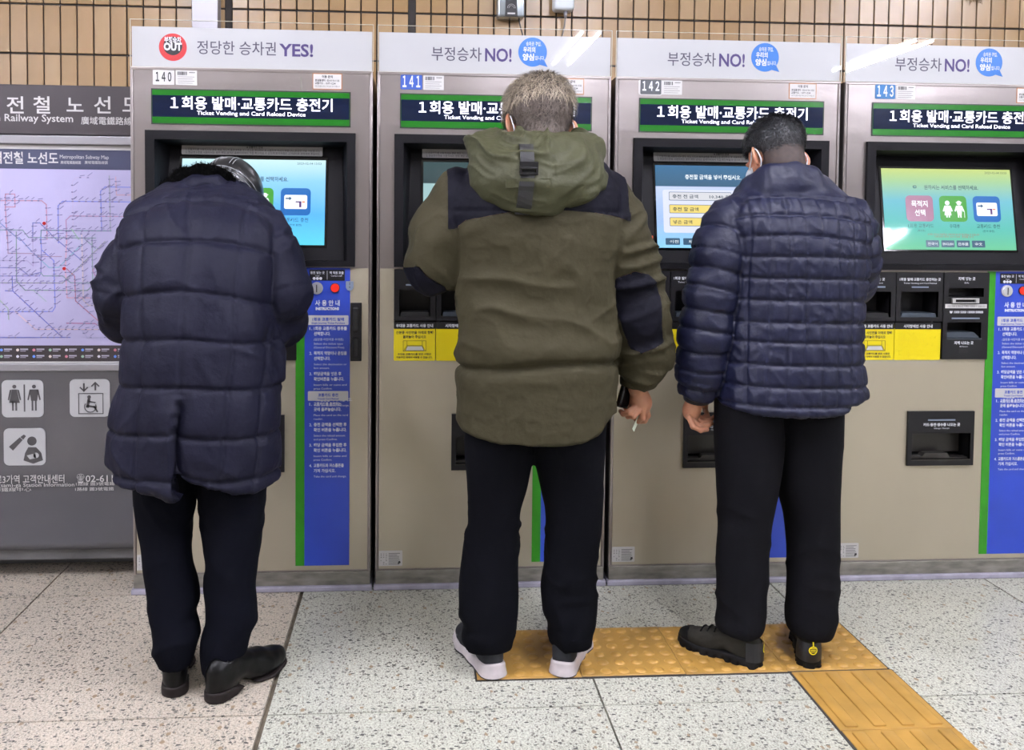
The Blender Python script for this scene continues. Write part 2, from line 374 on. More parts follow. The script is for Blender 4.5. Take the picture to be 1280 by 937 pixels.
def text_block(lines, x, z, y, m, parent, pitch, scale=1.):
    for more, num, body, k in lines:
        h = (.0105, .0145, .0105)[k]*scale
        if num: letter(num, .0135, x, z, y, m, parent, .009, 'L', .0003)
        letter(body, h*.95, x+.015, z, y, m, parent, len(body)*(.0045, .0094, .0072)[k]*scale, 'L', (0, .0004, 0)[k])
        z -= pitch*(.82, 1.16, .9)[k]
        if more: z -= pitch*.55
    return z

def screen_content(sc, kind):
    """drawn things of the screen picture, thin emissive plates in the screen's own frame (0..w, 0..h)"""
    w, h = .492, .300; y = -.0042
    def L(b, s, x, z, m, width=None, al='C', bold=0): letter(b, s, x*w, z*h, y-.0006, m, sc, width and width*w, al, bold, 'screen_text', 1)
    def R(x0, x1, z0, z1, m, r=.1, dy=0, name='icon'): return link(name, MB().rrect(x0*w, x1*w, z0*h, z1*h, r*min((x1-x0)*w, (z1-z0)*h), y-dy, y+.0010).mesh(), m, sc)
    if kind in ('home', 'home_far'):
        L('2023-02-04 13:53', .0115, .97, .945, E_INK, .17, 'R')
        L('원하시는 서비스를 선택하세요.', .019, .53, .745, E_INK, .42, 'C', .0002)
        R(.235, .262, .755, .79, E_INK, .3); R(.24, .257, .765, .78, SCREENS[kind], .1, .0004)
        for cx, m in ((.275, E_ROSE), (.535, E_GREEN), (.795, E_BLUE)): R(cx-.105, cx+.105, .345, .665, m, .16, name='service_button')
        L('목적지', .026, .275, .53, E_WHITE, .125, 'C', .0004); L('선택', .026, .275, .42, E_WHITE, .08, 'C', .0004)
        for cx, s_ in ((.49, 0), (.58, 1)):
            b = MB(); X = cx*w; Z = .39*h
            b.disc(X, Z+.056, .0085, y-.0006, y); b.prism([(X-.011, Z+.046), (X+.011, Z+.046), (X+.019, Z+.026), (X+.014, Z+.024), (X+.010, Z+.032), (X+(.007 if s_ else .013), Z+.010), (X-(.007 if s_ else .013), Z+.010), (X-.010, Z+.032), (X-.014, Z+.024), (X-.019, Z+.026)], y-.0006, y)
            b.box(X-.007, X-.002, y-.0006, y, Z+.002, Z+.012); b.box(X+.002, X+.007, y-.0006, y, Z+.002, Z+.012)
            if s_: b.box(X+.018, X+.0195, y-.0006, y, Z+.002, Z+.026); b.box(X-.0115, X+.0115, y-.0007, y, Z+.0575, Z+.0595)
            link('icon', b.mesh(), E_WHITE, sc)
        R(.715, .875, .42, .585, E_WHITE, .12, .0005)
        b = MB(); b.box(.725*w, .75*w, y-.001, y, .535*h, .55*h); b.prism([(.75*w, .565*h), (.768*w, .5425*h), (.75*w, .52*h)], y-.001, y); link('icon', b.mesh(), E_NAVY, sc)
        b = MB(); b.box(.795*w, .835*w, y-.001, y, .495*h, .51*h); b.box(.82*w, .835*w, y-.001, y, .44*h, .51*h); link('icon', b.mesh(), E_PUR, sc)
        R(.84, .86, .495, .51, E_ORANGE, .1, .001)
        L('1회용 교통카드', .017, .275, .27, E_INK, .195); L('우대용', .017, .535, .27, E_INK, .08); L('교통카드 충전', .017, .795, .27, E_INK, .18)
        L('(재사용)', .009, .275, .22, E_INK, .06); L('(잔액 충전)', .009, .795, .22, E_INK, .09)
        L('우대용 카드는 신분증을 이용하여 본인만 발급받을 수 있습니다', .009, .52, .175, E_REDI, .40); L('이용안내 1호선 1577-1234 · 분실물 문의', .009, .52, .148, E_REDI, .30)
        for k, b in enumerate(('한국어', 'ENGLISH', '日本語', '中文')):
            cx = .355+.118*k; R(cx-.05, cx+.05, .03, .115, E_SLATE, .08, name='language_button'); L(b, .0125, cx, .055, E_WHITE, min(.078, .02+.018*len(b)))
    elif kind == 'pay':
        L('충전할 금액을 넣어 주십시오.', .019, .43, .835, E_WHITE, .42, 'C', .0003)
        R(.05, .95, .18, .70, E_PANEL, .05, name='panel')
        for k, (a, b, m) in enumerate((('충전 전 금액', '10,340 원', E_GREY), ('충전 할 금액', '1,000 원', E_YEL), ('넣은 금액', '500 원', E_YEL))):
            z = .57-.155*k; R(.095, .56, z, z+.105, E_SLATE, .1, .0004, 'box_edge'); R(.098, .557, z+.006, z+.099, m, .1, .0007, 'amount_box')
            letter(a, .015, .12*w, (z+.03)*h, y-.0016, E_INK, sc, .19*w if k < 2 else .14*w, 'L', .0002, 'screen_text', 1); letter(b, .015, .545*w, (z+.03)*h, y-.0016, E_INK, sc, .15*w, 'R', .0002, 'screen_text', 1)
        R(.61, .90, .30, .60, E_SLATE, .04, .0005, 'box')
        for x0, x1, t in ((.06, .165, '◄이전'), (.19, .34, '⌂처음으로')): R(x0, x1, .035, .115, E_SLATE, .12, .0003, 'screen_button'); L(t[1:], .0125, (x0+x1)/2+.01, .058, E_WHITE, (x1-x0)*.6)
    else:
        R(.30, .52, .45, .66, E_SLATE, .05, name='box'); R(.56, .9, .30, .66, E_PANEL, .05, name='box')
        L('잠시만 기다려 주십시오.', .018, .6, .835, E_WHITE, .36)

def ticket_machine(i, label, screen, number):
    root = thing('ticket_machine', label, 'ticket machine', (i*MW, 0, 0), 'row of ticket machines')
    dx = DX[i]
    # openings: monitor, three card/bill units, receipt tray
    OPEN = [(.085, .742, 1.140, 1.560), (.060, .552, .806, 1.117), (.268, .508, .424, .612)]
    def cab():
        b = MB(); b.plate(0, CW, .062, MH, 0.0, .03, OPEN); b.box(0, .012, .03, .66, .062, MH-.004); b.box(CW-.012, CW, .03, .66, .062, MH-.004)
        b.box(0, CW, .0, .66, MH-.012, MH, .004); b.box(0, CW, .64, .66, .062, MH-.012)
        b.box(-.001, .010, -.004, .01, .062, MH, .004); b.box(CW-.010, CW+.001, -.004, .01, .062, MH, .004); b.box(0, CW, -.005, .01, MH-.010, MH+.001, .003)
        return b.mesh()
    link('cabinet', cached('cab', cab), M_STEEL, root)
    link('upper_panel', cached('upd', lambda: MB().plate(.012, .796, 1.124, 1.788, -.003, .02, [(.085, .742, 1.140, 1.560)]).mesh()), M_STEEL, root)
    link('front_door', cached('door', lambda: MB().plate(.012, .796, .072, 1.1225, -.003, .02, OPEN[1:]).mesh()), M_STEEL_LOW, root)
    link('plinth', cached('plinth', lambda: MB().box(.001, CW-.001, -.006, .62, .018, .066, .002).mesh()), M_PLINTH, root)
    link('kick_strip', cached('kick', lambda: MB().box(-.006, CW+.006, -.018, .6, 0, .019, .004).mesh()), M_KICK, root)
    # header board: clear acrylic with a white printed sheet behind it
    hd = link('header_sheet', cached('hs', lambda: MB().box(.004, .806, .004, .008, MH+.002, 1.930).mesh()), M_WHITE, root)
    link('header_acrylic', cached('ha', lambda: MB().box(.000, .810, -.002, .002, MH+.001, 1.953).mesh()), M_ACRYL, root)
    link('acrylic_edge', cached('he', lambda: MB().plate(-.0005, .8105, MH+.001, 1.9535, -.0025, .005, [(.0008, .8092, MH+.002, 1.9522)]).mesh()), M_ACEDGE, root)
    yy = .0034
    if i == 0:
        link('stop_badge', cached('ob', lambda: MB().disc(.139, 1.863, .046, yy, .005, 40).mesh()), M_RED, hd)
        link('badge_centre', cached('oc', lambda: MB().disc(.139, 1.867, .031, yy-.0004, .005, 32).mesh()), M_DARKINK, hd)
        letter('부정승차', .021, .139, 1.880, yy-.001, M_WINK, hd, .056, 'C', .0006); letter('OUT', .034, .139, 1.853, yy-.001, M_WINK, hd, .060, 'C', .0016)
        letter('정당한 승차권', .050, .219, 1.846, yy, M_INKLIGHT, hd, .262, 'L', .0002, res=3); letter('YES!', .058, .492, 1.842, yy, M_PURPLE, hd, .114, 'L', .0014, res=3)
    else:
        letter('부정승차', .052, .184, 1.842, yy, M_INKLIGHT, hd, .172, 'L', .0002, res=3); letter('NO!', .062, .368, 1.840, yy, M_PURPLE, hd, .092, 'L', .0014, res=3)
        b = MB().disc(.533, 1.874, .050, yy, .005, 40); b.prism([(.553, 1.832), (.586, 1.824), (.574, 1.846)], yy, .005)
        link('speech_bubble', cached('bub', b.mesh), M_BUBBLE, hd)
        letter('승차권 구입,', .016, .536, 1.896, yy-.0008, M_WINK, hd, .052, 'C', .0002); letter('우리의', .021, .500, 1.874, yy-.0008, M_WINK, hd, .042, 'L', .0006)
        letter('양심', .025, .498, 1.847, yy-.0008, M_WINK, hd, .040, 'L', .0010); letter('입니다.', .016, .541, 1.848, yy-.0008, M_WINK, hd, .034, 'L', .0002)
    # number plate and paper stickers
    x0 = .084+dx*1.4
    if i == 0:
        p = link('number_sticker', MB().box(.075, .145, -.0042, -.003, 1.736, 1.787).mesh(), M_LABEL, root)
        letter('１４０', .040, .110, 1.748, -.0046, M_DARKINK, p, .052, 'C', .0012)
    else:
        if i == 2: link('plate_backing', MB().rrect(x0-.006, x0+.079, 1.732, 1.790, .01, -.0038, -.003).mesh(), M_LABEL, root)
        p = link('number_plate', MB().rrect(x0, x0+.074, 1.736, 1.786, .004, -.0048, -.003).mesh(), mat('plate_%d' % i, NUMCOL[i], .4), root)
        letter(number, .050 if i != 2 else .042, x0+.037, 1.745 if i != 2 else 1.749, -.0052, M_WINK, p, .060, 'C', .0012)
    xb = x0+.078 if i else .150
    p = link('barcode_sticker', cached('bs', lambda: MB().box(0, .070, -.0042, -.003, 1.736, 1.786).mesh()), M_LABEL, root, (xb, 0, 0))
    def bars():
        b = MB(); r = random.Random(5); x = .006
        while x < .036: w = r.choice((.001, .0018, .0026)); b.box(x, x+w, -.0046, -.0042, 1.769, 1.781); x += w+r.choice((.001, .002))
        for k in range(4): b.box(.006, .062-.006*(k % 2), -.0045, -.0042, 1.763-.007*k, 1.764-.007*k)
        b.box(.044, .064, -.0045, -.0042, 1.777, 1.779); return b.mesh()
    link('barcode', cached('bars', bars), M_DARKINK, p)
    p = link('notice_sticker', cached('ns', lambda: MB().box(.617, .717, -.0042, -.003, 1.730, 1.785).mesh()), mat('orange_edge', '#c98a5c*.6', .5), root, (dx, 0, 0))
    q = link('sticker_face', cached('ns2', lambda: MB().box(.620, .714, -.0047, -.0042, 1.733, 1.782).mesh()), M_LABEL, p)
    letter('이용 문의', .010, .667, 1.770, -.005, M_DARKINK, q, .036, 'C', .0003); letter('분실물센터 : 02-6110-1122', .0085, .667, 1.758, -.005, M_DARKINK, q, .082, 'C', .0002)
    letter('교통카드 : 1577-1234', .0085, .660, 1.748, -.005, M_DARKINK, q, .070, 'C', .0002); letter('이용 중 불편사항은 역무실로 문의 바랍니다', .006, .667, 1.739, -.005, M_DARKINK, q, .084, 'C')
    if i == 0: link('tape_strip', MB().box(.564, .570, -.0036, -.003, 1.722, 1.772).mesh(), M_TAPE, root)
    # backlit title display
    d = link('title_display', cached('td', lambda: MB().rrect(.085, .742, 1.608, 1.719, .004, -.0065, .0).mesh()), M_DGREEN, root, (dx, 0, 0))
    link('display_panel', cached('tdp', lambda: MB().box(.0855, .7415, -.0072, -.006, 1.629, 1.701).mesh()), M_DNAVY, d)
    link('display_rim', cached('tdr', lambda: MB().plate(.081, .746, 1.604, 1.723, -.006, .004, [(.086, .741, 1.609, 1.718)]).mesh()), mat('rim_dark', '#15201a', .4), d)
    letter('１회용 발매·교통카드 충전기', .047, .145, 1.659, -.0078, M_GLOW, d, .540, 'L', .0006, 'glowing_lettering', 3)
    letter('Ticket Vending and Card Reload Device', .0190, .232, 1.6375, -.0078, M_GLOW, d, .362, 'L', 0, 'glowing_lettering', 3)
    # monitor
    def bez():
        b = MB(); x0, x1, z0, z1 = .063, .763, 1.128, 1.583; a0, a1, c0, c1 = .094, .735, 1.148, 1.553
        b.plate(x0, x1, z0, z1, -.018, .016, [(a0, a1, c0, c1)])
        ya, yb = .018, .0890; f = -.017
        A, B, C_, D = (a0+.012, ya, c0), (a1-.012, ya, c0), (a1-.025, yb, c1-.012), (a0+.025, yb, c1-.012)
        a, bb, c, d_ = (a0, f, c0), (a1, f, c0), (a1, f, c1), (a0, f, c1)
        b.quad(A, B, C_, D); b.quad(a, bb, B, A); b.quad(bb, c, C_, B); b.quad(c, d_, D, C_); b.quad(d_, a, A, D)
        bmesh.ops.recalc_face_normals(b.bm, faces=b.bm.faces); return b.mesh()
    bz = link('monitor_bezel', cached('bez', bez), M_BEZEL, root, (dx, 0, 0))
    ang = math.atan2(.0710, .393)
    gl = link('screen_glass', cached('sg', lambda: MB().box(-.008, .500, -.002, 0, -.006, .3085).mesh()), mat('screen_border', '#08080a', .08), root, (.163+dx, .0250, 1.2)); gl.rotation_euler.x = -ang
    sc = link('screen', cached('sc', lambda: MB().box(0, .492, -.0035, -.0018, 0, .300).mesh()), SCREENS[screen], root, (.163+dx, .0250, 1.2)); sc.rotation_euler.x = -ang
    if screen != sc.data.materials[0].name:
        sc.data = sc.data.copy(); sc.data.materials.clear(); sc.data.materials.append(SCREENS[screen])
    screen_content(sc, screen)
    if i < 3:
        st = link('notice_strip', cached('nst', lambda: MB().rrect(-.004, .480, .315, .3495, .004, -.003, -.001).mesh()), M_LABEL, root, (.163+dx, .0250, 1.2)); st.rotation_euler.x = -ang
        letter('※ 교통카드 안내', .009, .245, .3395, -.0036, M_DARKINK, st, .055, 'C', .0002)
        letter('1. 신용카드를 사용하시는 경우 해당 카드의 충전내역을 영수증으로 확인하신 후 사용하여 주시기 바랍니다 (현금만 사용 가능합니다)', .009, .010, .3295, -.0036, M_DARKINK, st, .46, 'L')
        letter('2. 현금영수증을 사용하시는 경우 해당 금액은 홈페이지에서 직접 확인하실 수 있으며 문의사항은 고객센터로 연락하여 주십시오', .009, .010, .3195, -.0036, M_DARKINK, st, .46, 'L')
    # card and bill units
    t1 = ('신분증', 'ID Card in') if i == 1 else ('올려놓는 곳', 'Place Card')
    card_unit(root, .060, .203, .943, 1.120, .078, .186, .958, 1.050, t1[0], t1[1], True)
    card_unit(root, .206, .379, .943, 1.120, .223, .363, .958, 1.050, '1회용 발매·교통카드 충전하는 곳', 'Ticket Vending and Card Reload', False)
    u = link('bill_unit', cached('bu', lambda: MB().plate(.382, .552, .806, 1.120, -.011, .013, [(.400, .532, 1.032, 1.064), (.398, .526, .882, .940)]).pit(.400, .532, 1.032, 1.064, -.01, .05).pit(.398, .526, .882, .940, -.01, .08).mesh()), M_BLACK, root)
    letter('지폐 넣는 곳', .0125, .466, 1.093, -.0118, M_WINK, u, .064, 'C', .0004); letter('Bills', .008, .466, 1.080, -.0118, M_WINK, u, .016, 'C')
    link('bill_slot', cached('bsl', lambda: MB().plate(.410, .510, 1.010, 1.028, -.020, .012, [(.422, .498, 1.013, 1.023)]).mesh()), M_CHROME, u)
    pn = link('paper_notice', cached('pn', lambda: MB().box(.388, .544, -.0125, -.011, .991, 1.006).mesh()), M_LABEL, u)
    letter('구권 지폐 및 훼손된 지폐는 사용할 수 없습니다', .008, .466, .9955, -.013, M_DARKINK, u, .142, 'C')
    letter('₩ 1000·5000·10000·50000', .012, .468, .973, -.0118, M_WINK, u, .126, 'C', .0003)
    link('light_strip', cached('lsb', lambda: MB().box(.414, .518, -.013, -.011, .952, .957).mesh()), M_LIP, u)
    link('return_tray', cached('rt', lambda: MB().prism([(.400, .884), (.522, .884), (.500, .904), (.400, .904)], -.009, .06).box(.398, .528, -.014, -.010, .878, .882).mesh()), M_LEDGE, u)
    letter('지폐 나오는 곳', .0125, .462, .861, -.0118, M_WINK, u, .072, 'C', .0004); letter('Bill Return', .0075, .462, .850, -.0118, M_WINK, u, .030, 'C')
    link('sensor_window', cached('sw', lambda: MB().box(.443, .479, -.0118, -.010, .829, .844).mesh()), M_PIT, u)
    # yellow notices
    for k, (a, b) in enumerate(((.060, .203), (.2055, .378))):
        y_ = link('yellow_notice', cached(('yn', k), lambda: MB().rrect(a, b, .803, .936, .004, -.0052, .0).mesh()), M_YELLOW, root)
        link('black_heading', cached(('yh', k), lambda: MB().rrect(a, b, .914, .9385, .003, -.0060, .0).mesh()), M_BLACK, y_)
        letter(('우대용 교통카드 사용 안내', '시각장애인 사용 안내')[k], .0125, (a+b)/2, .9205, -.0065, M_WINK, y_, (.128, .108)[k], 'C', .0004)
        if k == 0:
            letter('신분증 사진면을 아래로 향해', .0115, .1315, .897, -.0057, M_DARKINK, y_, .128, 'C', .0003); letter('올려놓아 주십시오', .0115, .1315, .882, -.0057, M_DARKINK, y_, .080, 'C', .0003)
            letter('우대용 교통카드를 받은 사람은', .008, .1315, .823, -.0057, M_DARKINK, y_, .116, 'C', .0002); letter('이용구간 외에서 사용할 수 없습니다.', .008, .1315, .812, -.0057, M_DARKINK, y_, .124, 'C', .0002)
            def pic():
                b = MB(); y1 = -.0058; y0 = -.0052
                b.plate(.092, .172, .836, .873, y1, .0006, [(.0932, .1708, .8372, .8718)]); b.plate(.105, .159, .856, .8725, y1, .0006, [(.1062, .1578, .857, .8722)])
                b.prism([(.0932, .8372), (.0945, .8372), (.107, .857), (.1055, .857)], y1, y0); b.prism([(.1705, .8372), (.1692, .8372), (.1572, .857), (.1585, .857)], y1, y0); b.prism([(.099, .8385), (.166, .8385), (.158, .854), (.107, .854)], y1, y0); return b.mesh()
            link('pictogram', cached('pic', pic), M_DARKINK, y_)
            link('pictogram_card', cached('pic2', lambda: MB().prism([(.1015, .8395), (.1635, .8395), (.157, .853), (.108, .853)], -.0062, -.0055).mesh()), M_LABEL, y_)
        else:
            def brl():
                b = MB(); r = random.Random(11)
                for row in range(7):
                    for q in range(int(12+4*(row % 2))):
                        if r.random() < .15: continue
                        for dz in (0, .0035, .007):
                            for dxx in (0, .003):
                                if r.random() < .55:
                                    X = a+.016+.009*q+dxx; Z = .818+.0125*row+dz
                                    b.prism([(X-.001, Z-.001), (X+.001, Z-.001), (X+.001, Z+.001), (X-.001, Z+.001)], -.0064, -.005)
                return b.mesh()
            o = link('braille_dots', cached('brl', brl), M_YELLOW, y_); o['kind'] = 'stuff'
    # receipt tray
    u = link('receipt_unit', cached('ru', lambda: MB().plate(.262, .512, .419, .617, -.012, .012, [(.278, .499, .441, .537)]).pit(.278, .499, .441, .537, -.01, .11).mesh()), M_BLACK, root)
    link('tray', cached('tray', lambda: MB().prism([(.279, .442), (.498, .442), (.498, .446), (.430, .446), (.420, .462), (.335, .462), (.325, .450), (.279, .450)], .0, .03).box(.276, .500, -.014, -.011, .438, .442).mesh()), M_PITGREY, u)
    link('flap', cached('flap', lambda: MB().prism([(.283, .455), (.494, .455), (.494, .535), (.283, .535)], .05, .056).mesh()), M_PITGREY, u)
    link('light_strip', cached('lsr', lambda: MB().box(.336, .438, -.014, -.012, .583, .588).mesh()), M_LIP, u)
    letter('카드·동전·영수증 나오는 곳', .0125, .388, .564, -.0128, M_WINK, u, .138, 'C', .0004); letter('Change / Receipt', .008, .388, .553, -.0128, M_WINK, u, .058, 'C')
    # instruction panel
    link('green_stripe', cached('gs', lambda: MB().box(.549, .5795, -.0045, -.002, .088, 1.124).mesh()), M_GREEN, root)
    bp = link('instruction_panel', cached('ip', lambda: MB().box(.5796, .734, -.0045, -.002, .088, 1.124).mesh()), M_BLUE, root)
    hp = link('coin_heading', cached('ch', lambda: MB().box(.596, .716, -.0058, -.004, 1.080, 1.117).mesh()), M_BLACK, bp)
    yq = -.0052
    letter('동전 넣는 곳', .0105, .623, 1.103, -.0062, M_WINK, bp, .048, 'C', .0002); letter('Coins', .007, .623, 1.094, -.0062, M_WINK, bp, .014, 'C')
    for k in range(3):
        link('coin_symbol', cached(('cs', k), lambda: MB().disc(.612+.011*k, 1.087, .005, -.0062, -.0057, 14).mesh()), M_WINK, hp)
    letter('역 직원 호출', .0105, .688, 1.103, -.0062, M_WINK, bp, .048, 'C', .0002); letter('Contact staff', .007, .688, 1.094, -.0062, M_WINK, bp, .038, 'C')
    link('heading_divider', cached('hdv', lambda: MB().box(.6555, .6565, -.0062, -.0057, 1.083, 1.114).mesh()), M_WINK, bp)
    cs = link('coin_slot', cached('csl', lambda: MB().disc(.621, 1.054, .021, -.010, -.004, 28).disc(.621, 1.054, .017, -.014, -.009, 28).mesh()), M_CHROME, bp)
    link('slit', cached('slit', lambda: MB().box(.6195, .6225, -.0148, -.0138, 1.040, 1.066).mesh()), M_PIT, cs)
    link('slit_lug', cached('lug', lambda: MB().box(.6105, .6165, -.017, -.0138, 1.046, 1.062, .002).box(.6255, .6315, -.017, -.0138, 1.046, 1.062, .002).mesh()), M_CHROME, cs)
    link('call_button_ring', cached('cbr', lambda: MB().disc(.683, 1.055, .0165, -.008, -.004, 24).mesh()), M_DARKINK, bp)
    link('call_button', cached('cb', lambda: MB().disc(.683, 1.055, .0145, -.012, -.007, 24).mesh()), M_BUTTON, bp)
    link('lock_cover', cached('lk', lambda: MB().prism([(.720, 1.078), (.746, 1.078), (.746, 1.056), (.741, 1.048), (.733, 1.045), (.725, 1.048), (.720, 1.056)], -.010, -.002).mesh()), M_LIP, root)
    link('keyhole', cached('kh', lambda: MB().disc(.733, 1.058, .0022, -.011, -.009, 12).box(.732, .734, -.0105, -.0095, 1.064, 1.074).mesh()), M_DARKINK, bp)
    letter('사 용 안 내', .021, .657, .995, yq, M_WINK, bp, .084, 'C', .0006); letter('INSTRUCTIONS', .0125, .657, .979, yq, M_WINK, bp, .080, 'C', .0008)
    for z, a, b in ((.930, '1회용 교통카드 발매', 'Single Journey Ticket Purchase'), (.668, '교통카드 충전', 'Transit Card Reload')):
        link('section_plate', cached(('spl', z), lambda: MB().rrect(.591, .729, z-.003, z+.030, .003, -.0058, -.004).mesh()), M_LABEL, bp)
        letter(a, .0125, .660, z+.012, -.0062, M_BLUE, bp, .0098*len(a), 'C', .0004); letter(b, .0085, .660, z+.001, -.0062, M_BLUE, bp, .0038*len(b), 'C', .0002)
    text_block(STEPS1, .596, .910, yq, M_WINK, bp, .0158); text_block(STEPS2, .596, .648, yq, M_WINK, bp, .0158)
    # latch and factory label
    lt = link('door_latch', cached('lat', lambda: MB().box(.736, .774, -.010, -.001, .802, 1.004, .002).mesh()), M_BLACK, root)
    link('latch_handle', cached('lah', lambda: MB().box(.745, .765, -.022, -.008, .815, .885, .006).box(.745, .765, -.022, -.008, .905, .990, .006).mesh()), M_PIT, lt)
    p = link('factory_label', cached('fl', lambda: MB().rrect(.012, .094, .082, .136, .003, -.0036, -.002).mesh()), M_LABEL, root)
    def fl():
        b = MB(); r = random.Random(2)
        for q in range(3):
            for k in range(7):
                if r.random() < .8: b.box(.018+.009*q, .021+.009*q+r.random()*.002, -.0041, -.0036, .088+.006*k, .0895+.006*k)
        for k in range(8): b.box(.046, .070+r.random()*.016, -.0041, -.0036, .087+.0055*k, .0885+.0055*k)
        b.prism([(.078, .088), (.088, .092), (.086, .100), (.080, .097)], -.0041, -.0036); return b.mesh()
    link('label_print', cached('flp', fl), M_DARKINK, p)
    return root
NAMES = [('leftmost steel ticket machine with handwritten 140 sticker and OUT badge header', 'home', '１４０'),
         ('steel ticket machine with blue 141 plate behind the man in the olive parka', 'idle', '１４１'),
         ('steel ticket machine with dark grey 142 plate and yellow amount boxes on screen', 'pay', '１４２'),
         ('rightmost steel ticket machine with 143 plate, green and blue screen in full view', 'home_far', '１４３')]
for i, (lb, sk, nb) in enumerate(NAMES): ticket_machine(i, lb, sk, nb)

# ------------------------------------------------------------------ railway map board
BY = .20
def zb(py): return at(80, py, BY).z
def xb_(px): return at(px, 300, BY).x
def B2(px, py):
    p = at(px, py, BY); return (p.x, p.z)
M_TITLE = mat('title_charcoal', '#463f43*.6', .35); M_ALU = mat('satin_aluminium', '#b9b8bd*.62', .4, .5); M_MAP = mat('map_sheet', '#b9b5da*.85', .16, noise=(1.2, .05), coat=.25)
M_MAPHEAD = mat('map_heading_navy', '#3c4058', .3); M_GPANEL = mat('grey_gloss_panel', '#66666a*.8', .16, .35, bump=(3, .05, .02, (.3, 1, 1)))
M_BOARDBASE = mat('board_base', '#5c5c5c', .5, noise=(9, .3)); M_CARCASS = mat('board_carcass', '#6b6a6c', .6)
bd = thing('map_board', 'tall grey railway map board with charcoal title band left of the machines', 'map board', (0, 0, 0))
X0, X1 = -1.75, -.014
def carcass():
    b = MB().box(X0, X1, BY+.012, .685, .10, 1.752); b.box(X0+.06, X1-.06, BY+.10, .66, 0, .105); return b.mesh()
link('carcass', carcass(), M_CARCASS, bd)
tt = link('title_band', MB().box(X0, X1, BY-.012, BY+.012, zb(169), zb(107), .003).mesh(), M_TITLE, bd)
link('silver_strip', MB().box(X0, X1, BY-.022, BY+.012, zb(181), zb(170), .004).box(X0, X1, BY-.016, BY+.012, zb(463), zb(453.5), .004).mesh(), M_ALU, bd)
link('pale_border', MB().box(X0, X1, BY-.004, BY+.012, zb(187), zb(181.5)).box(X0, X1, BY-.004, BY+.012, zb(453.5), zb(451.5)).mesh(), M_LABEL, bd)
mp_ = link('map_sheet', MB().box(X0, X1, BY, BY+.012, zb(431.5), zb(211.5)).mesh(), M_MAP, bd)
mh = link('map_heading', MB().box(X0, X1, BY-.001, BY+.012, zb(211.5), zb(187)).mesh(), M_MAPHEAD, bd)
lg = link('legend_strip', MB().box(X0, X1, BY-.001, BY+.012, zb(451.5), zb(431.5)).mesh(), M_TITLE, bd)
# title lettering
for ch, cx in (('전', 21), ('철', 54), ('노', 95.5), ('선', 129.5), ('도', 165), ('역', -13)):
    x, z = B2(cx, 140.5); letter(ch, .066, x, z, BY-.0126, M_LABEL, tt, .058, 'C', .0008, res=3)
x, z = B2(93, 153); letter('Metropolitan Railway System', .036, x, z, BY-.0126, M_LABEL, tt, .45, 'R', .0003)
x, z = B2(103, 155); letter('廣域電鐵路線圖', .030, x, z, BY-.0126, M_LABEL, tt, .205, 'L', .0002)
x, z = B2(73, 204); letter('광역전철 노선도', .046, x, z, BY-.0016, M_LABEL, mh, .262, 'R', .0008)
x, z = B2(75, 198); letter('Metropolitan Subway Map', .019, x, z, BY-.0016, M_LABEL, mh, .17, 'L')
x, z = B2(76, 204.5); letter('廣域電鐵路線圖', .012, x, z, BY-.0016, M_LABEL, mh, .07, 'L'); x, z = B2(106, 204.5); letter('廣域電鐵路線圖', .012, x, z, BY-.0016, M_LABEL, mh, .08, 'L')
def A1(pts): return [(x/6.694, 160+y/6.694) for x, y in pts]
def A2(pts): return [(x/5.86, 300+y/5.86) for x, y in pts]
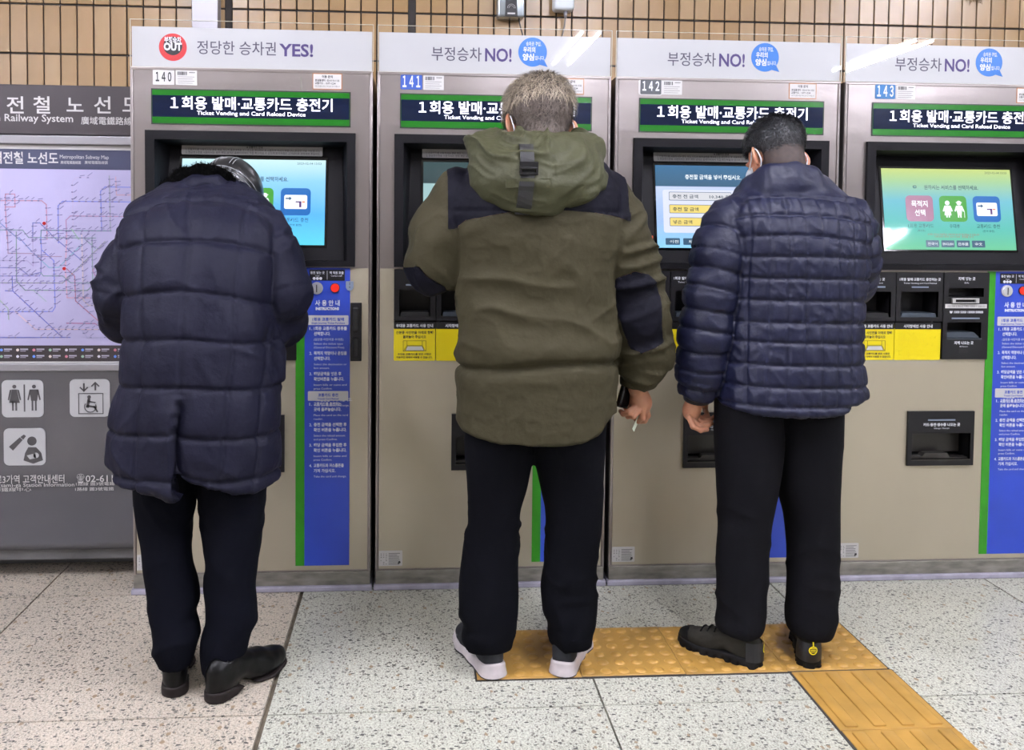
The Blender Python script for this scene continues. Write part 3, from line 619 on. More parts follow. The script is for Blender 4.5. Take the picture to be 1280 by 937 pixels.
LINES = [('#a8616a', A1([(-300, 606), (350, 608), (388, 640), (395, 930)])), ('#a8616a', A1([(45, 670), (45, 552), (125, 552), (127, 660), (45, 660), (60, 930)])),
 ('#9a8fae', A1([(770, 415), (640, 413), (605, 450), (612, 850), (650, 885), (770, 885)])), ('#4d62c4', A1([(1250, 620), (525, 612), (487, 650), (490, 960)])),
 ('#4d62c4', A1([(1250, 497), (880, 492), (842, 530), (852, 860)])), ('#6f8074', A1([(915, 400), (925, 860)])), ('#c08a8a', A1([(968, 410), (975, 560), (1250, 560)])),
 ('#96607a', A1([(1250, 742), (590, 735), (553, 770), (560, 960)])), ('#4a5a9e', A1([(275, 960), (275, 793), (335, 793), (460, 920), (700, 1120)])),
 ('#45706e', A1([(340, 960), (345, 854), (930, 860)])), ('#5a8074', A1([(-200, 850), (190, 853), (240, 915), (800, 920)])), ('#4d6a9e', A1([(-100, 700), (65, 850), (170, 940)])),
 ('#6aa06c', A1([(600, 845), (660, 930)])),
 ('#8a6a78', A2([(55, -60), (60, 96), (240, 98), (280, 120), (450, 120)])), ('#4d62c4', A2([(300, -20), (305, 70), (395, 150), (405, 490), (385, 522), (-100, 524)])),
 ('#5a5f9c', A2([(-100, 200), (140, 202), (215, 262), (260, 245), (300, 235), (305, 60)])), ('#5a8066', A2([(120, -60), (122, 300), (185, 366), (640, 368), (700, 310)])),
 ('#6c7866', A2([(-100, 312), (460, 314), (770, 10)])), ('#c47f84', A2([(490, -40), (480, 210), (492, 422), (900, 424)])), ('#a04a58', A2([(460, 208), (490, 210), (548, 265), (555, 445), (720, 590)])),
 ('#b9a58c', A2([(600, -40), (612, 440), (650, 478), (800, 480)])), ('#a04a70', A2([(490, 608), (695, 610), (780, 660)])), ('#c39a8c', A2([(110, 520), (260, 652), (900, 654)])),
 ('#3f4ba4', A2([(-100, 712), (515, 712)])), ('#3f4ba4', A2([(40, 370), (95, 372), (455, 708)])), ('#3f4ba4', A2([(90, 262), (95, 372)])), ('#5aa0a8', A2([(230, 80), (360, 200), (430, 200), (600, 30)])),
 ('#4d6a9e', A2([(140, -20), (250, 100), (310, 150)])), ('#5a5f9c', A2([(-100, 262), (290, 262), (305, 235)])), ('#8a7fa0', A2([(-100, 148), (200, 150), (245, 190), (240, -20)])), ('#7fa08c', A2([(250, 370), (340, 448)])),
 ('#7a9a6c', A2([(0, 440), (60, 500), (65, 580)])), ('#5a8066', A2([(675, -20), (680, 310)])), ('#96507a', A2([(740, 150), (680, 220), (700, 260)])), ('#5a8074', A2([(620, -10), (700, 60)])), ('#8f8fb0', A2([(590, 650), (640, 712), (900, 712)])),
 ('#5a8074', A2([(300, 240), (320, 262), (460, 262), (520, 312), (700, 314)]))]
def ribbon(b, p, q, w, y):
    d = Vector((q[0]-p[0], q[1]-p[1])); L_ = d.length
    if L_ < 1e-6: return
    n = Vector((-d.y, d.x))*(w/2/L_); d = d*(w/2/L_)
    b.quad((p[0]-d.x+n.x, y, p[1]-d.y+n.y), (p[0]-d.x-n.x, y, p[1]-d.y-n.y), (q[0]+d.x-n.x, y, q[1]+d.y-n.y), (q[0]+d.x+n.x, y, q[1]+d.y+n.y))
rm = random.Random(4); tick = MB()
for k, (c, pts) in enumerate(LINES):
    b = MB(); W_ = [B2(*p) for p in pts]
    W_ = [(min(max(p[0], X0+.01), X1-.008), p[1]) for p in W_]
    for p, q in zip(W_, W_[1:]):
        ribbon(b, p, q, .0032, BY-.0008-.00003*k)
        n = int(math.dist(p, q)/.022); 
        for j in range(n):
            t = (j+.5)/n; x = p[0]+(q[0]-p[0])*t; z = p[1]+(q[1]-p[1])*t
            if rm.random() < .86 and x < X1-.03:
                hor = abs(q[0]-p[0]) > abs(q[1]-p[1]); L_ = .008+.012*rm.random()
                o_ = (0, .006) if hor else (.006, 0)
                ribbon(tick, (x+o_[0], z+o_[1]), (x+o_[0]+L_*.75, z+o_[1]+L_*(.6 if rm.random() < .7 else .1)), .0024, BY-.0022)
                ribbon(tick, (x-.0015, z), (x+.0015, z), .004, BY-.0023)
    link('route_line', b.mesh(), mat('route_'+c[1:], '#%02x%02x%02x' % tuple(int(int(c[i:i+2], 16)*.62+k*.38) for i, k in ((1, 182), (3, 178), (5, 215))), .4), mp_)
o = link('station_names', tick.mesh(), mat('map_grey_ink', '#7b789a', .5), mp_); o['kind'] = 'stuff'
for px, py in ((55.5, 279), (80.5, 335.5)):
    x, z = B2(px, py); link('marker_dot', MB().disc(x, z, .006, BY-.003, BY-.001, 14).mesh(), M_RED, mp_)
for r_, py in ((0, 437.2), (1, 445.3)):
    for k in range(9):
        x, z = B2(2+20.3*k, py); link('legend_dot', MB().disc(x, z, .005, BY-.002, BY-.0005, 12).mesh(), mat('legend_%d' % ((k+3*r_) % 5), ('#5a86d8', '#d2c9bd', '#c87a8a', '#8fb49a', '#c9c9d4')[(k+3*r_) % 5], .4), lg)
        b = MB(); b.box(x+.009, x+.036, BY-.0018, BY-.0005, z+.000, z+.005); b.box(x+.009, x+.028, BY-.0018, BY-.0005, z-.005, z-.003); link('legend_text', b.mesh(), mat('legend_grey', '#a5a3b2', .5), lg)
# lower glossy panel, swelling towards its foot
def lower():
    b = MB(); prof = []
    for k in range(25):
        t = k/24; z = zb(463)*(1-t)+.110*t
        prof.append((BY-.010-.060*max(0, (t-.45)/.55)**2.0, z))
    for (ya, za), (yb, zb_) in zip(prof, prof[1:]): b.quad((X0, yb, zb_), (X1, yb, zb_), (X1, ya, za), (X0, ya, za))
    y_, z_ = prof[-1]; b.quad((X0, BY+.1, z_), (X1, BY+.1, z_), (X1, y_, z_), (X0, y_, z_))
    bmesh.ops.remove_doubles(b.bm, verts=b.bm.verts, dist=1e-5); return b.mesh(smooth=True)
gp = link('gloss_panel', lower(), M_GPANEL, bd)
link('base_rail', MB().box(X0, X1, BY-.055, BY+.1, .068, .109, .004).mesh(), M_BOARDBASE, bd)
gy = BY-.0106
def sign(px0, py0, px1, py1):
    a = B2(px0, py1); c = B2(px1, py0)
    o = link('pictogram_sign', MB().rrect(a[0], c[0], a[1], c[1], .018, gy-.002, gy+.0005, 5).mesh(), M_WHITE, gp); return o, a, c
M_PG = mat('pictogram_grey', '#454446', .4)
def person_icon(b, cx, z0, h, skirt, y):
    b.disc(cx, z0+h*.93, h*.075, y, y+.0006, 14)
    if skirt: b.prism([(cx-h*.09, z0+h*.82), (cx+h*.09, z0+h*.82), (cx+h*.20, z0+h*.30), (cx-h*.20, z0+h*.30)], y, y+.0006)
    else: b.prism([(cx-h*.17, z0+h*.82), (cx+h*.17, z0+h*.82), (cx+h*.11, z0+h*.38), (cx-h*.11, z0+h*.38)], y, y+.0006)
    for s_ in (-1, 1):
        b.prism([(cx+s_*h*.03, z0), (cx+s_*h*.095, z0), (cx+s_*h*.095, z0+h*.4), (cx+s_*h*.03, z0+h*.4)], y, y+.0006)
        b.prism([(cx+s_*h*.10, z0+h*.82), (cx+s_*h*.17, z0+h*.80), (cx+s_*h*.25, z0+h*.42), (cx+s_*h*.20, z0+h*.40)], y, y+.0006)
o, a, c = sign(4.5, 474, 56, 520.5); b = MB(); yy = gy-.0027
person_icon(b, a[0]+.044, a[1]+.024, .093, True, yy); person_icon(b, a[0]+.112, a[1]+.024, .093, False, yy); b.box(a[0]+.076, a[0]+.081, yy, yy+.0006, a[1]+.02, a[1]+.118); link('pictogram', b.mesh(), M_PG, o)
o, a, c = sign(89, 473, 138.5, 520); b = MB()
b.plate(a[0]+.030, a[0]+.118, a[1]+.010, a[1]+.086, yy, .0006, [(a[0]+.033, a[0]+.115, a[1]+.013, a[1]+.083)])
b.disc(a[0]+.068, a[1]+.072, .0065, yy, yy+.0006, 14)
for p, q, w in (((.067, .062), (.062, .038), .010), ((.062, .040), (.086, .036), .007), ((.086, .036), (.096, .020), .006), ((.066, .056), (.088, .052), .005)): ribbon(b, (a[0]+p[0], a[1]+p[1]), (a[0]+q[0], a[1]+q[1]), w, yy)
for k in range(20):
    t0, t1 = [math.radians(150+230*(k+e)/20) for e in (0, 1)]; ribbon(b, (a[0]+.072+.020*math.cos(t0), a[1]+.037+.020*math.sin(t0)), (a[0]+.072+.020*math.cos(t1), a[1]+.037+.020*math.sin(t1)), .003, yy)
for cx, s_ in ((.050, -1), (.090, 1)):
    b.box(a[0]+cx-.003, a[0]+cx+.003, yy, yy+.0006, a[1]+.096, a[1]+.122); tip = a[1]+(.124 if s_ > 0 else .094)
    for e in (-1, 1): ribbon(b, (a[0]+cx, tip), (a[0]+cx+e*.012, tip-s_*.012), .005, yy-.0001)
link('pictogram', b.mesh(), M_PG, o)
o, a, c = sign(7, 534, 58.5, 580.5); b = MB()
b.disc(a[0]+.098, a[1]+.088, .0165, yy, yy+.0006, 20); b.prism([(a[0]+.085, a[1]+.066), (a[0]+.112, a[1]+.066), (a[0]+.130, a[1]+.045), (a[0]+.136, a[1]+.018), (a[0]+.102, a[1]+.006), (a[0]+.068, a[1]+.018), (a[0]+.074, a[1]+.045)], yy, yy+.0006)
b.prism([(a[0]+.018, a[1]+.068), (a[0]+.032, a[1]+.054), (a[0]+.066, a[1]+.092), (a[0]+.056, a[1]+.102)], yy, yy+.0006); b.prism([(a[0]+.058, a[1]+.103), (a[0]+.068, a[1]+.093), (a[0]+.078, a[1]+.106), (a[0]+.070, a[1]+.112)], yy, yy+.0006)
link('pictogram', b.mesh(), M_PG, o)
b = MB().disc(a[0]+.112, a[1]+.036, .010, yy-.0004, yy, 14); b.prism([(a[0]+.080, a[1]+.036), (a[0]+.110, a[1]+.044), (a[0]+.112, a[1]+.026), (a[0]+.090, a[1]+.022)], yy-.0004, yy); link('pictogram_baby', b.mesh(), M_WHITE, o)
def T(body, px, py, size, wpx, al='L', bold=0):
    p = at(px, py, gy-.004); t_ = .55+.45*0
    letter(body, size, p.x, p.z, gy-.0012, M_LABEL, gp, wpx/340, al, bold)
gyt = gy-.012
def TL(body, px, py, size, wpx, al, bold=0):
    t = (zb(463)-at(px, py, BY).z)/(zb(463)-.110); y = BY-.010-.060*max(0, (t-.45)/.55)**2-.0035
    p = at(px, py, y); letter(body, size, p.x, p.z, y, M_LABEL, gp, wpx/340, al, bold)
TL('종로3가역 고객안내센터', 80.5, 602.5, .034, 90, 'R', .0003); TL('☎', 96, 602, .034, 9, 'L'); TL('02-6110-1301', 107, 602, .034, 68, 'L', .0003)
TL('Jongno 3(sam)-ga Station Information', 93, 607.5, .019, 118, 'R', .0001); TL('廣電 3鐵線中心', 39, 613.5, .016, 60, 'R')
TL('1路線 圖3號電鐵', 95, 606.5, .014, 46, 'L'); TL('1路線 圖3號電鐵', 94, 613, .014, 46, 'L')

# ------------------------------------------------------------------ things on the tiled wall
t = thing('cable_channel', 'vertical satin aluminium channel on the tiles above the 140 machine', 'pipe', (.051, .66, 0))
link('channel_body', MB().box(0, .104, -.03, .036, 1.80, 2.9, .004).mesh(), M_ALU, t)
t = thing('air_freshener', 'silver wall dispenser with black front insert on the beige tiles', 'dispenser', (1.2925, .62, 2.135))
link('casing', MB().box(0, .112, 0, .078, 0, .24, .010, 3).mesh(smooth=True), mat('dispenser_silver', '#aeb8bd', .25, .7), t)
link('front_insert', MB().prism([(.030, .001), (.082, .001), (.076, .16), (.036, .16)], -.004, .004).mesh(), M_BLACK, t)
b = MB()
for k in range(12):
    for r_ in (.010, .016):
        a0, a1 = math.radians(180*k/12), math.radians(180*(k+1)/12); ribbon(b, (.056+r_*math.cos(a0), .035+r_*math.sin(a0)), (.056+r_*math.cos(a1), .035+r_*math.sin(a1)), .0016, -.0045)
b.box(.040, .072, -.0046, -.004, .010, .016); link('insert_print', b.mesh(), M_LABEL, t)
t = thing('wall_sensor_box', 'small white rounded box with a hanging grey cable on the tiles', 'box', (1.528, .62, 2.170))
link('casing', MB().box(0, .086, 0, .078, 0, .25, .016, 3).mesh(smooth=True), mat('casing_white', '#cfd6da', .35), t)
link('socket', MB().tube([(.052, .03, .002), (.052, .03, -.028)], [.009, .006], 12).mesh(smooth=True), M_ALU, t)
tag(link('cable', MB().tube([(1.580, .65, 2.145), (1.578, .66, 2.11), (1.570, .675, 2.07), (1.556, .68, 2.03), (1.55, .685, 1.9), (1.55, .69, 1.6)], .0035, 8).mesh(smooth=True), mat('cable_grey', '#6f6a63', .5)), 'thin grey cable dangling from the small white box', 'cable')
tag(link('cable', MB().tube([(1.385, .66, 2.136), (1.395, .67, 2.10), (1.412, .68, 2.05), (1.42, .69, 1.9), (1.42, .69, 1.6)], .0032, 8).mesh(smooth=True), mat('cable_dark', '#3a3630', .5)), 'thin dark cable running down from the silver dispenser', 'cable')
b = MB(); rr = random.Random(8); c0 = at(1216, -6, .69)
for k in range(70):
    x = c0.x+rr.uniform(-.028, .028); p = Vector((x, .69, c0.z+rr.uniform(0, .03))); q = p+Vector((rr.uniform(-.02, .02), -.006, -rr.uniform(.01, .05))); b.tube([p, (p+q)/2+Vector((rr.uniform(-.006, .006), -.004, 0)), q], .0011, 3)
o = tag(link('fibre_tuft', b.mesh(), mat('dry_fibre', '#6b5238', .9)), 'frayed brown fibre tuft stuck high on the tiles at the right', 'debris')

# ------------------------------------------------------------------ people: implicit surfaces polygonised on a grid
f4 = np.float32
def V3(*a): return np.array(a, dtype=f4)
def smin(a, b, k):
    h = np.clip(.5+.5*(b-a)/k, 0, 1); return b*(1-h)+a*h-k*h*(1-h)
def smax(a, b, k): return -smin(-a, -b, k)
def cap(P, a, b, ra, rb):
    a = V3(*a); b = V3(*b); ab = b-a; t = np.clip(((P-a)@ab)/max(float(ab@ab), 1e-9), 0, 1)
    return np.linalg.norm(P-a-t[:, None]*ab, axis=1)-(ra+(rb-ra)*t)
def ell(P, c, r):
    q = P-V3(*c); r = V3(*r); k0 = np.linalg.norm(q/r, axis=1); k1 = np.linalg.norm(q/(r*r), axis=1)
    return k0*(k0-1)/np.maximum(k1, 1e-6)
def chain(P, pts, k=.02):
    d = None
    for (a, ra), (b, rb) in zip(pts, pts[1:]):
        e = cap(P, a, b, ra, rb); d = e if d is None else smin(d, e, k)
    return d
def arm_t(P, pts):
    """distance to the chain and arc length along it, per point"""
    best = np.full(len(P), 9, f4); tt = np.zeros(len(P), f4); acc = 0
    for (a, ra), (b, rb) in zip(pts, pts[1:]):
        a, b = V3(*a), V3(*b); ab = b-a; L = float(np.linalg.norm(ab)); t = np.clip(((P-a)@ab)/(L*L), 0, 1)
        d = np.linalg.norm(P-a-t[:, None]*ab, axis=1)-(ra+(rb-ra)*t); m = d < best; best[m] = d[m]; tt[m] = acc+t[m]*L; acc += L
    return best, tt
def smooth_rows(rows, n=160):
    """rows (z, cx, cy, rx, ry) -> dense monotone-cubic table sorted by z"""
    R = np.array(sorted(rows), float); z = R[:, 0]; Z = np.linspace(z[0], z[-1], n); out = [Z]
    h = np.diff(z)
    for k in range(1, R.shape[1]):
        y = R[:, k]; d = np.diff(y)/h; m = np.zeros(len(y)); m[0] = d[0]; m[-1] = d[-1]
        for i in range(1, len(y)-1): m[i] = 0 if d[i-1]*d[i] <= 0 else 2*d[i-1]*d[i]/(d[i-1]+d[i])
        i = np.clip(np.searchsorted(z, Z)-1, 0, len(h)-1); t = (Z-z[i])/h[i]
        out.append((2*t**3-3*t**2+1)*y[i]+(t**3-2*t**2+t)*h[i]*m[i]+(-2*t**3+3*t**2)*y[i+1]+(t**3-t**2)*h[i]*m[i+1])
    return np.array(out, f4)
def loft(P, T, n=2.3, grow=0.):
    z = P[:, 2]; cx, cy, rx, ry = (np.interp(z, T[0], T[k]).astype(f4) for k in (1, 2, 3, 4)); rx = rx+grow; ry = ry+grow
    q = (np.abs((P[:, 0]-cx)/rx)**n+np.abs((P[:, 1]-cy)/ry)**n)**(1/n)
    rr = np.sqrt((P[:, 0]-cx)**2+(P[:, 1]-cy)**2)+1e-6
    d = rr*(1-1/np.maximum(q, 1e-4))          # distance along the ray from the axis
    d = np.where(q < .3, -np.minimum(rx, ry)*(1-q), d)*.9
    return np.maximum(d, np.maximum(z-T[0][-1], T[0][0]-z))
def rows_px(rows, dz=0, hem=None):
    """silhouette rows (py, left px, right px, Y, ry) -> (z, cx, cy, rx, ry)"""
    o = []
    for py, l, r, Y, ry in rows:
        a = at(l, py, Y); b = at(r, py, Y); zz = (a.z+b.z)/2
        if hem: w_ = min(max((py-hem[0])/(hem[1]-hem[0]), 0), 1); zz = zz*(1-w_)+at((l+r)/2, py, Y-ry).z*w_
        o.append((zz+dz, (a.x+b.x)/2, Y, (b.x-a.x)/2, ry))
    return smooth_rows(o)
def pp(px, py, Y): return tuple(at(px, py, Y))
def ax(lo, hi, base, bands=()):
    xs = [lo]
    while xs[-1] < hi:
        s = base
        for a, b, st in bands:
            if a-.02 <= xs[-1] <= b: s = min(s, st)
        xs.append(xs[-1]+s)
    return np.array(xs, f4)
CORN = np.array([(i, j, k) for i in (0, 1) for j in (0, 1) for k in (0, 1)])
EDG = [(a, b) for a in range(8) for b in range(a+1, 8) if np.abs(CORN[a]-CORN[b]).sum() == 1]
def polygonise(f, X, Y, Z, B=5):
    nx, ny, nz = len(X), len(Y), len(Z)
    cidx = lambda n: np.minimum(np.arange(0, n+B-1, B)+B//2, n-1)
    ix, iy, iz = cidx(nx), cidx(ny), cidx(nz)
    G = np.stack(np.meshgrid(X[ix], Y[iy], Z[iz], indexing='ij'), -1).reshape(-1, 3).astype(f4)
    C = f(G).reshape(len(ix), len(iy), len(iz))
    st = max(np.diff(X).max(), np.diff(Y).max(), np.diff(Z).max())
    act = np.abs(C) < st*B*1.05+.004
    V = np.repeat(np.repeat(np.repeat(C, B, 0), B, 1), B, 2)[:nx, :ny, :nz].astype(f4)
    V = np.where(np.abs(V) < 1e-5, 1e-5, V)
    A = np.repeat(np.repeat(np.repeat(act, B, 0), B, 1), B, 2)[:nx, :ny, :nz]
    I = np.argwhere(A)
    vals = np.empty(len(I), f4)
    for s in range(0, len(I), 400000):
        q = I[s:s+400000]; vals[s:s+400000] = f(np.stack([X[q[:, 0]], Y[q[:, 1]], Z[q[:, 2]]], 1).astype(f4))
    V[A] = vals; V[V == 0] = 1e-6
    V[0] = V[-1] = 1; V[:, 0] = V[:, -1] = 1; V[:, :, 0] = V[:, :, -1] = 1
    S = V < 0
    cnt = sum(S[i:nx-1+i, j:ny-1+j, k:nz-1+k].astype(np.int8) for i, j, k in CORN)
    cells = np.argwhere((cnt > 0) & (cnt < 8)); vid = -np.ones((nx-1, ny-1, nz-1), np.int32); vid[tuple(cells.T)] = np.arange(len(cells))
    acc = np.zeros((len(cells), 3)); num = np.zeros(len(cells))
    cv = [V[tuple((cells+c).T)] for c in CORN]; cp = [np.stack([X[cells[:, 0]+c[0]], Y[cells[:, 1]+c[1]], Z[cells[:, 2]+c[2]]], 1) for c in CORN]
    for a, b in EDG:
        m = (cv[a] < 0) != (cv[b] < 0); t = (cv[a]/(cv[a]-cv[b]+1e-20))[:, None]; p = cp[a]+(cp[b]-cp[a])*t
        acc[m] += p[m]; num[m] += 1
    verts = acc/num[:, None]
    F = []
    for axis in range(3):
        sl0 = [slice(1, -1)]*3; sl1 = [slice(1, -1)]*3; sl0[axis] = slice(0, -1); sl1[axis] = slice(1, None)
        a = S[tuple(sl0)]; b = S[tuple(sl1)]; E = np.argwhere(a != b); up = a[tuple(E.T)]
        base = E.copy(); o = [1, 1, 1]; o[axis] = 0; base += np.array(o)
        u, v = [(1, 2), (2, 0), (0, 1)][axis]; eu = np.zeros(3, int); eu[u] = 1; ev = np.zeros(3, int); ev[v] = 1
        q = np.stack([vid[tuple((base-eu-ev).T)], vid[tuple((base-ev).T)], vid[tuple(base.T)], vid[tuple((base-eu).T)]], 1)
        q[~up] = q[~up][:, ::-1]; F.append(q)
    F = np.concatenate(F); F = F[(F >= 0).all(1)]
    return verts.astype(f4), F
def relax(v, F, it=1, w=.5):
    for _ in range(it):
        s = np.zeros_like(v); c = np.zeros(len(v), f4)
        for k in range(4):
            for o in (1, 3): np.add.at(s, F[:, k], v[F[:, (k+o) % 4]]); np.add.at(c, F[:, k], 1)
        v = v*(1-w)+w*s/np.maximum(c, 1)[:, None]
    return v
def normals(v, F):
    n = np.cross(v[F[:, 2]]-v[F[:, 0]], v[F[:, 3]]-v[F[:, 1]]); N = np.zeros_like(v)
    for k in range(4): np.add.at(N, F[:, k], n)
    return N/np.maximum(np.linalg.norm(N, axis=1), 1e-12)[:, None]
def to_mesh(v, F, name='surface'):
    me = bpy.data.meshes.new(name); me.vertices.add(len(v)); me.vertices.foreach_set('co', np.ascontiguousarray(v, dtype=f4).ravel())
    me.loops.add(len(F)*4); me.loops.foreach_set('vertex_index', F.astype(np.int32).ravel())
    me.polygons.add(len(F)); me.polygons.foreach_set('loop_start', np.arange(0, len(F)*4, 4, dtype=np.int32))
    me.update(calc_edges=True); me.validate(); me.polygons.foreach_set('use_smooth', [True]*len(me.polygons)); return me
def submesh(v, F, mask):
    F2 = F[mask]; u, inv = np.unique(F2, return_inverse=True); return v[u], inv.reshape(-1, 4)
def snap(v, s, band, eps=2e-3):
    """slide vertices near the zero line of s (a function of position) on to that line"""
    d = s(v); m = np.abs(d) < band
    if not m.any(): return v
    P = v[m]; g = np.stack([(s(P+np.eye(3, dtype=f4)[k]*eps)-s(P-np.eye(3, dtype=f4)[k]*eps))/(2*eps) for k in range(3)], 1)
    g2 = np.maximum((g*g).sum(1), .2); v = v.copy(); v[m] = P-g*(d[m]/g2)[:, None]; return v
def vnoise(P, seed=0):
    i = np.floor(P).astype(np.int64); f = (P-i).astype(f4); f = f*f*(3-2*f); r = 0
    for c in CORN:
        h = ((i[:, 0]+c[0])*73856093) ^ ((i[:, 1]+c[1])*19349663) ^ ((i[:, 2]+c[2])*83492791) ^ (seed*2654435761 & 0xffffff)
        h = (h ^ (h >> 13))*1274126177 & 0xffffffff; h = ((h ^ (h >> 16)) & 0xffff)/65535.
        w = np.where(c[0], f[:, 0], 1-f[:, 0])*np.where(c[1], f[:, 1], 1-f[:, 1])*np.where(c[2], f[:, 2], 1-f[:, 2]); r = r+w*h
    return r.astype(f4)
def ridge(P, seed=0, p=3): return (1-np.abs(2*vnoise(P, seed)-1))**p
def polysd(x, z, poly):
    """signed distance to a polygon in the xz plane, negative inside"""
    d = np.full(len(x), 9., f4); ins = np.zeros(len(x), bool); n = len(poly)
    for i in range(n):
        ax_, az = poly[i]; bx, bz = poly[(i+1) % n]; ex, ez = bx-ax_, bz-az
        t = np.clip(((x-ax_)*ex+(z-az)*ez)/(ex*ex+ez*ez), 0, 1); d = np.minimum(d, np.hypot(x-ax_-t*ex, z-az-t*ez))
        c = ((az > z) != (bz > z)); xi = (bx-ax_)*(z-az)/np.where(abs(bz-az) < 1e-9, 1e-9, bz-az)+ax_; ins ^= c & (x < xi)
    return np.where(ins, -d, d)
def clouds(name, col, rough, spec=.4, sheen=0., sc=55, st=.35, dist=.006, vary=.08):
    return mat(name, col, rough, spec=spec, sheen=sheen, noise=(2.5, vary), bump=(sc, st, dist, (1, 1, 1)))
M_SKIN = mat('skin', '#b98163*.8', .5, noise=(40, .06)); M_SKIN.node_tree.nodes['Principled BSDF'].inputs['Subsurface Weight'].default_value = .12
M_SKIN.node_tree.nodes['Principled BSDF'].inputs['Subsurface Scale'].default_value = .01
M_MASK = mat('mask_white', '#d5dbe0*.75', .7); M_LOOP = mat('ear_loop', '#eceff2*.7', .6)
M_NAILS = mat('eye_white', '#e6e0d8', .3)

# --- head, in its own frame: x right, y forward, z up, origin between the ears
def head_sdf(Q, ears=1.):
    d = ell(Q, (0, -.012, .030), (.076, .096, .090))
    d = smin(d, ell(Q, (0, .030, -.030), (.062, .066, .082)), .03)
    d = smin(d, ell(Q, (0, .042, -.080), (.046, .046, .040)), .03)
    d = smin(d, ell(Q, (0, .084, .014), (.052, .016, .012)), .012)
    d = smin(d, cap(Q, (0, .088, .004), (0, .112, -.034), .008, .012), .010)
    for s in (-1, 1) if ears else ():
        d = smin(d, ell(Q, (s*.011, .098, -.036), (.009, .012, .007)), .006)
        d = smin(d, ell(Q, (s*.048, .055, -.030), (.022, .022, .018)), .02)
        d = smax(d, -ell(Q, (s*.031, .106, -.002), (.018, .016, .011)), .010)
        d = smin(d, ell(Q, (s*.031, .081, -.003), (.013, .011, .011)), .003)
        ce, se = math.cos(.85), math.sin(.85)*s; q_ = Q-V3(s*.093, -.018, -.010); q_ = np.stack([q_[:, 0]*ce+q_[:, 1]*se, -q_[:, 0]*se+q_[:, 1]*ce, q_[:, 2]-.25*q_[:, 1]], 1)
        e = ell(q_, (0, 0, 0), (.0065, .021, .033)); e = smax(e, -ell(q_, (s*.008, .004, .003), (.007, .011, .020)), .005)
        e = smin(e, ell(Q, (s*.079, -.004, -.040), (.007, .009, .009)), .006)
        d = smin(d, e, .008)
    d = smin(d, ell(Q, (0, .093, -.063), (.024, .012, .0055)), .006); d = smin(d, ell(Q, (0, .091, -.073), (.019, .012, .0055)), .005)
    return d
def hand_sdf(P, wrist, palm, palm_r, fingers, forearm=None):
    d = cap(P, wrist, palm, .025, palm_r[0]); d = smin(d, ell(P, palm, palm_r), .015)
    for pts in fingers: d = smin(d, chain(P, pts, .004), .0032)
    return d
def finger(pts, r0=.0098, r1=.0072):
    n = len(pts)-1; return [(p, r0+(r1-r0)*k/n) for k, p in enumerate(pts)]
class Head:
    def __init__(s, c, yaw, pitch, roll=0, scale=1.):
        s.c = V3(*c); s.R = np.array(Euler((pitch, roll, yaw), 'ZXY').to_matrix() if False else (Matrix.Rotation(yaw, 3, 'Z') @ Matrix.Rotation(pitch, 3, 'X') @ Matrix.Rotation(roll, 3, 'Y')), dtype=f4); s.k = scale
    def loc(s, P): return ((P-s.c)@s.R)/s.k
    def world(s, q): return tuple(s.c+s.R@V3(*q)*s.k)
    def sdf(s, P, ears=1.): return head_sdf(s.loc(P), ears)*s.k

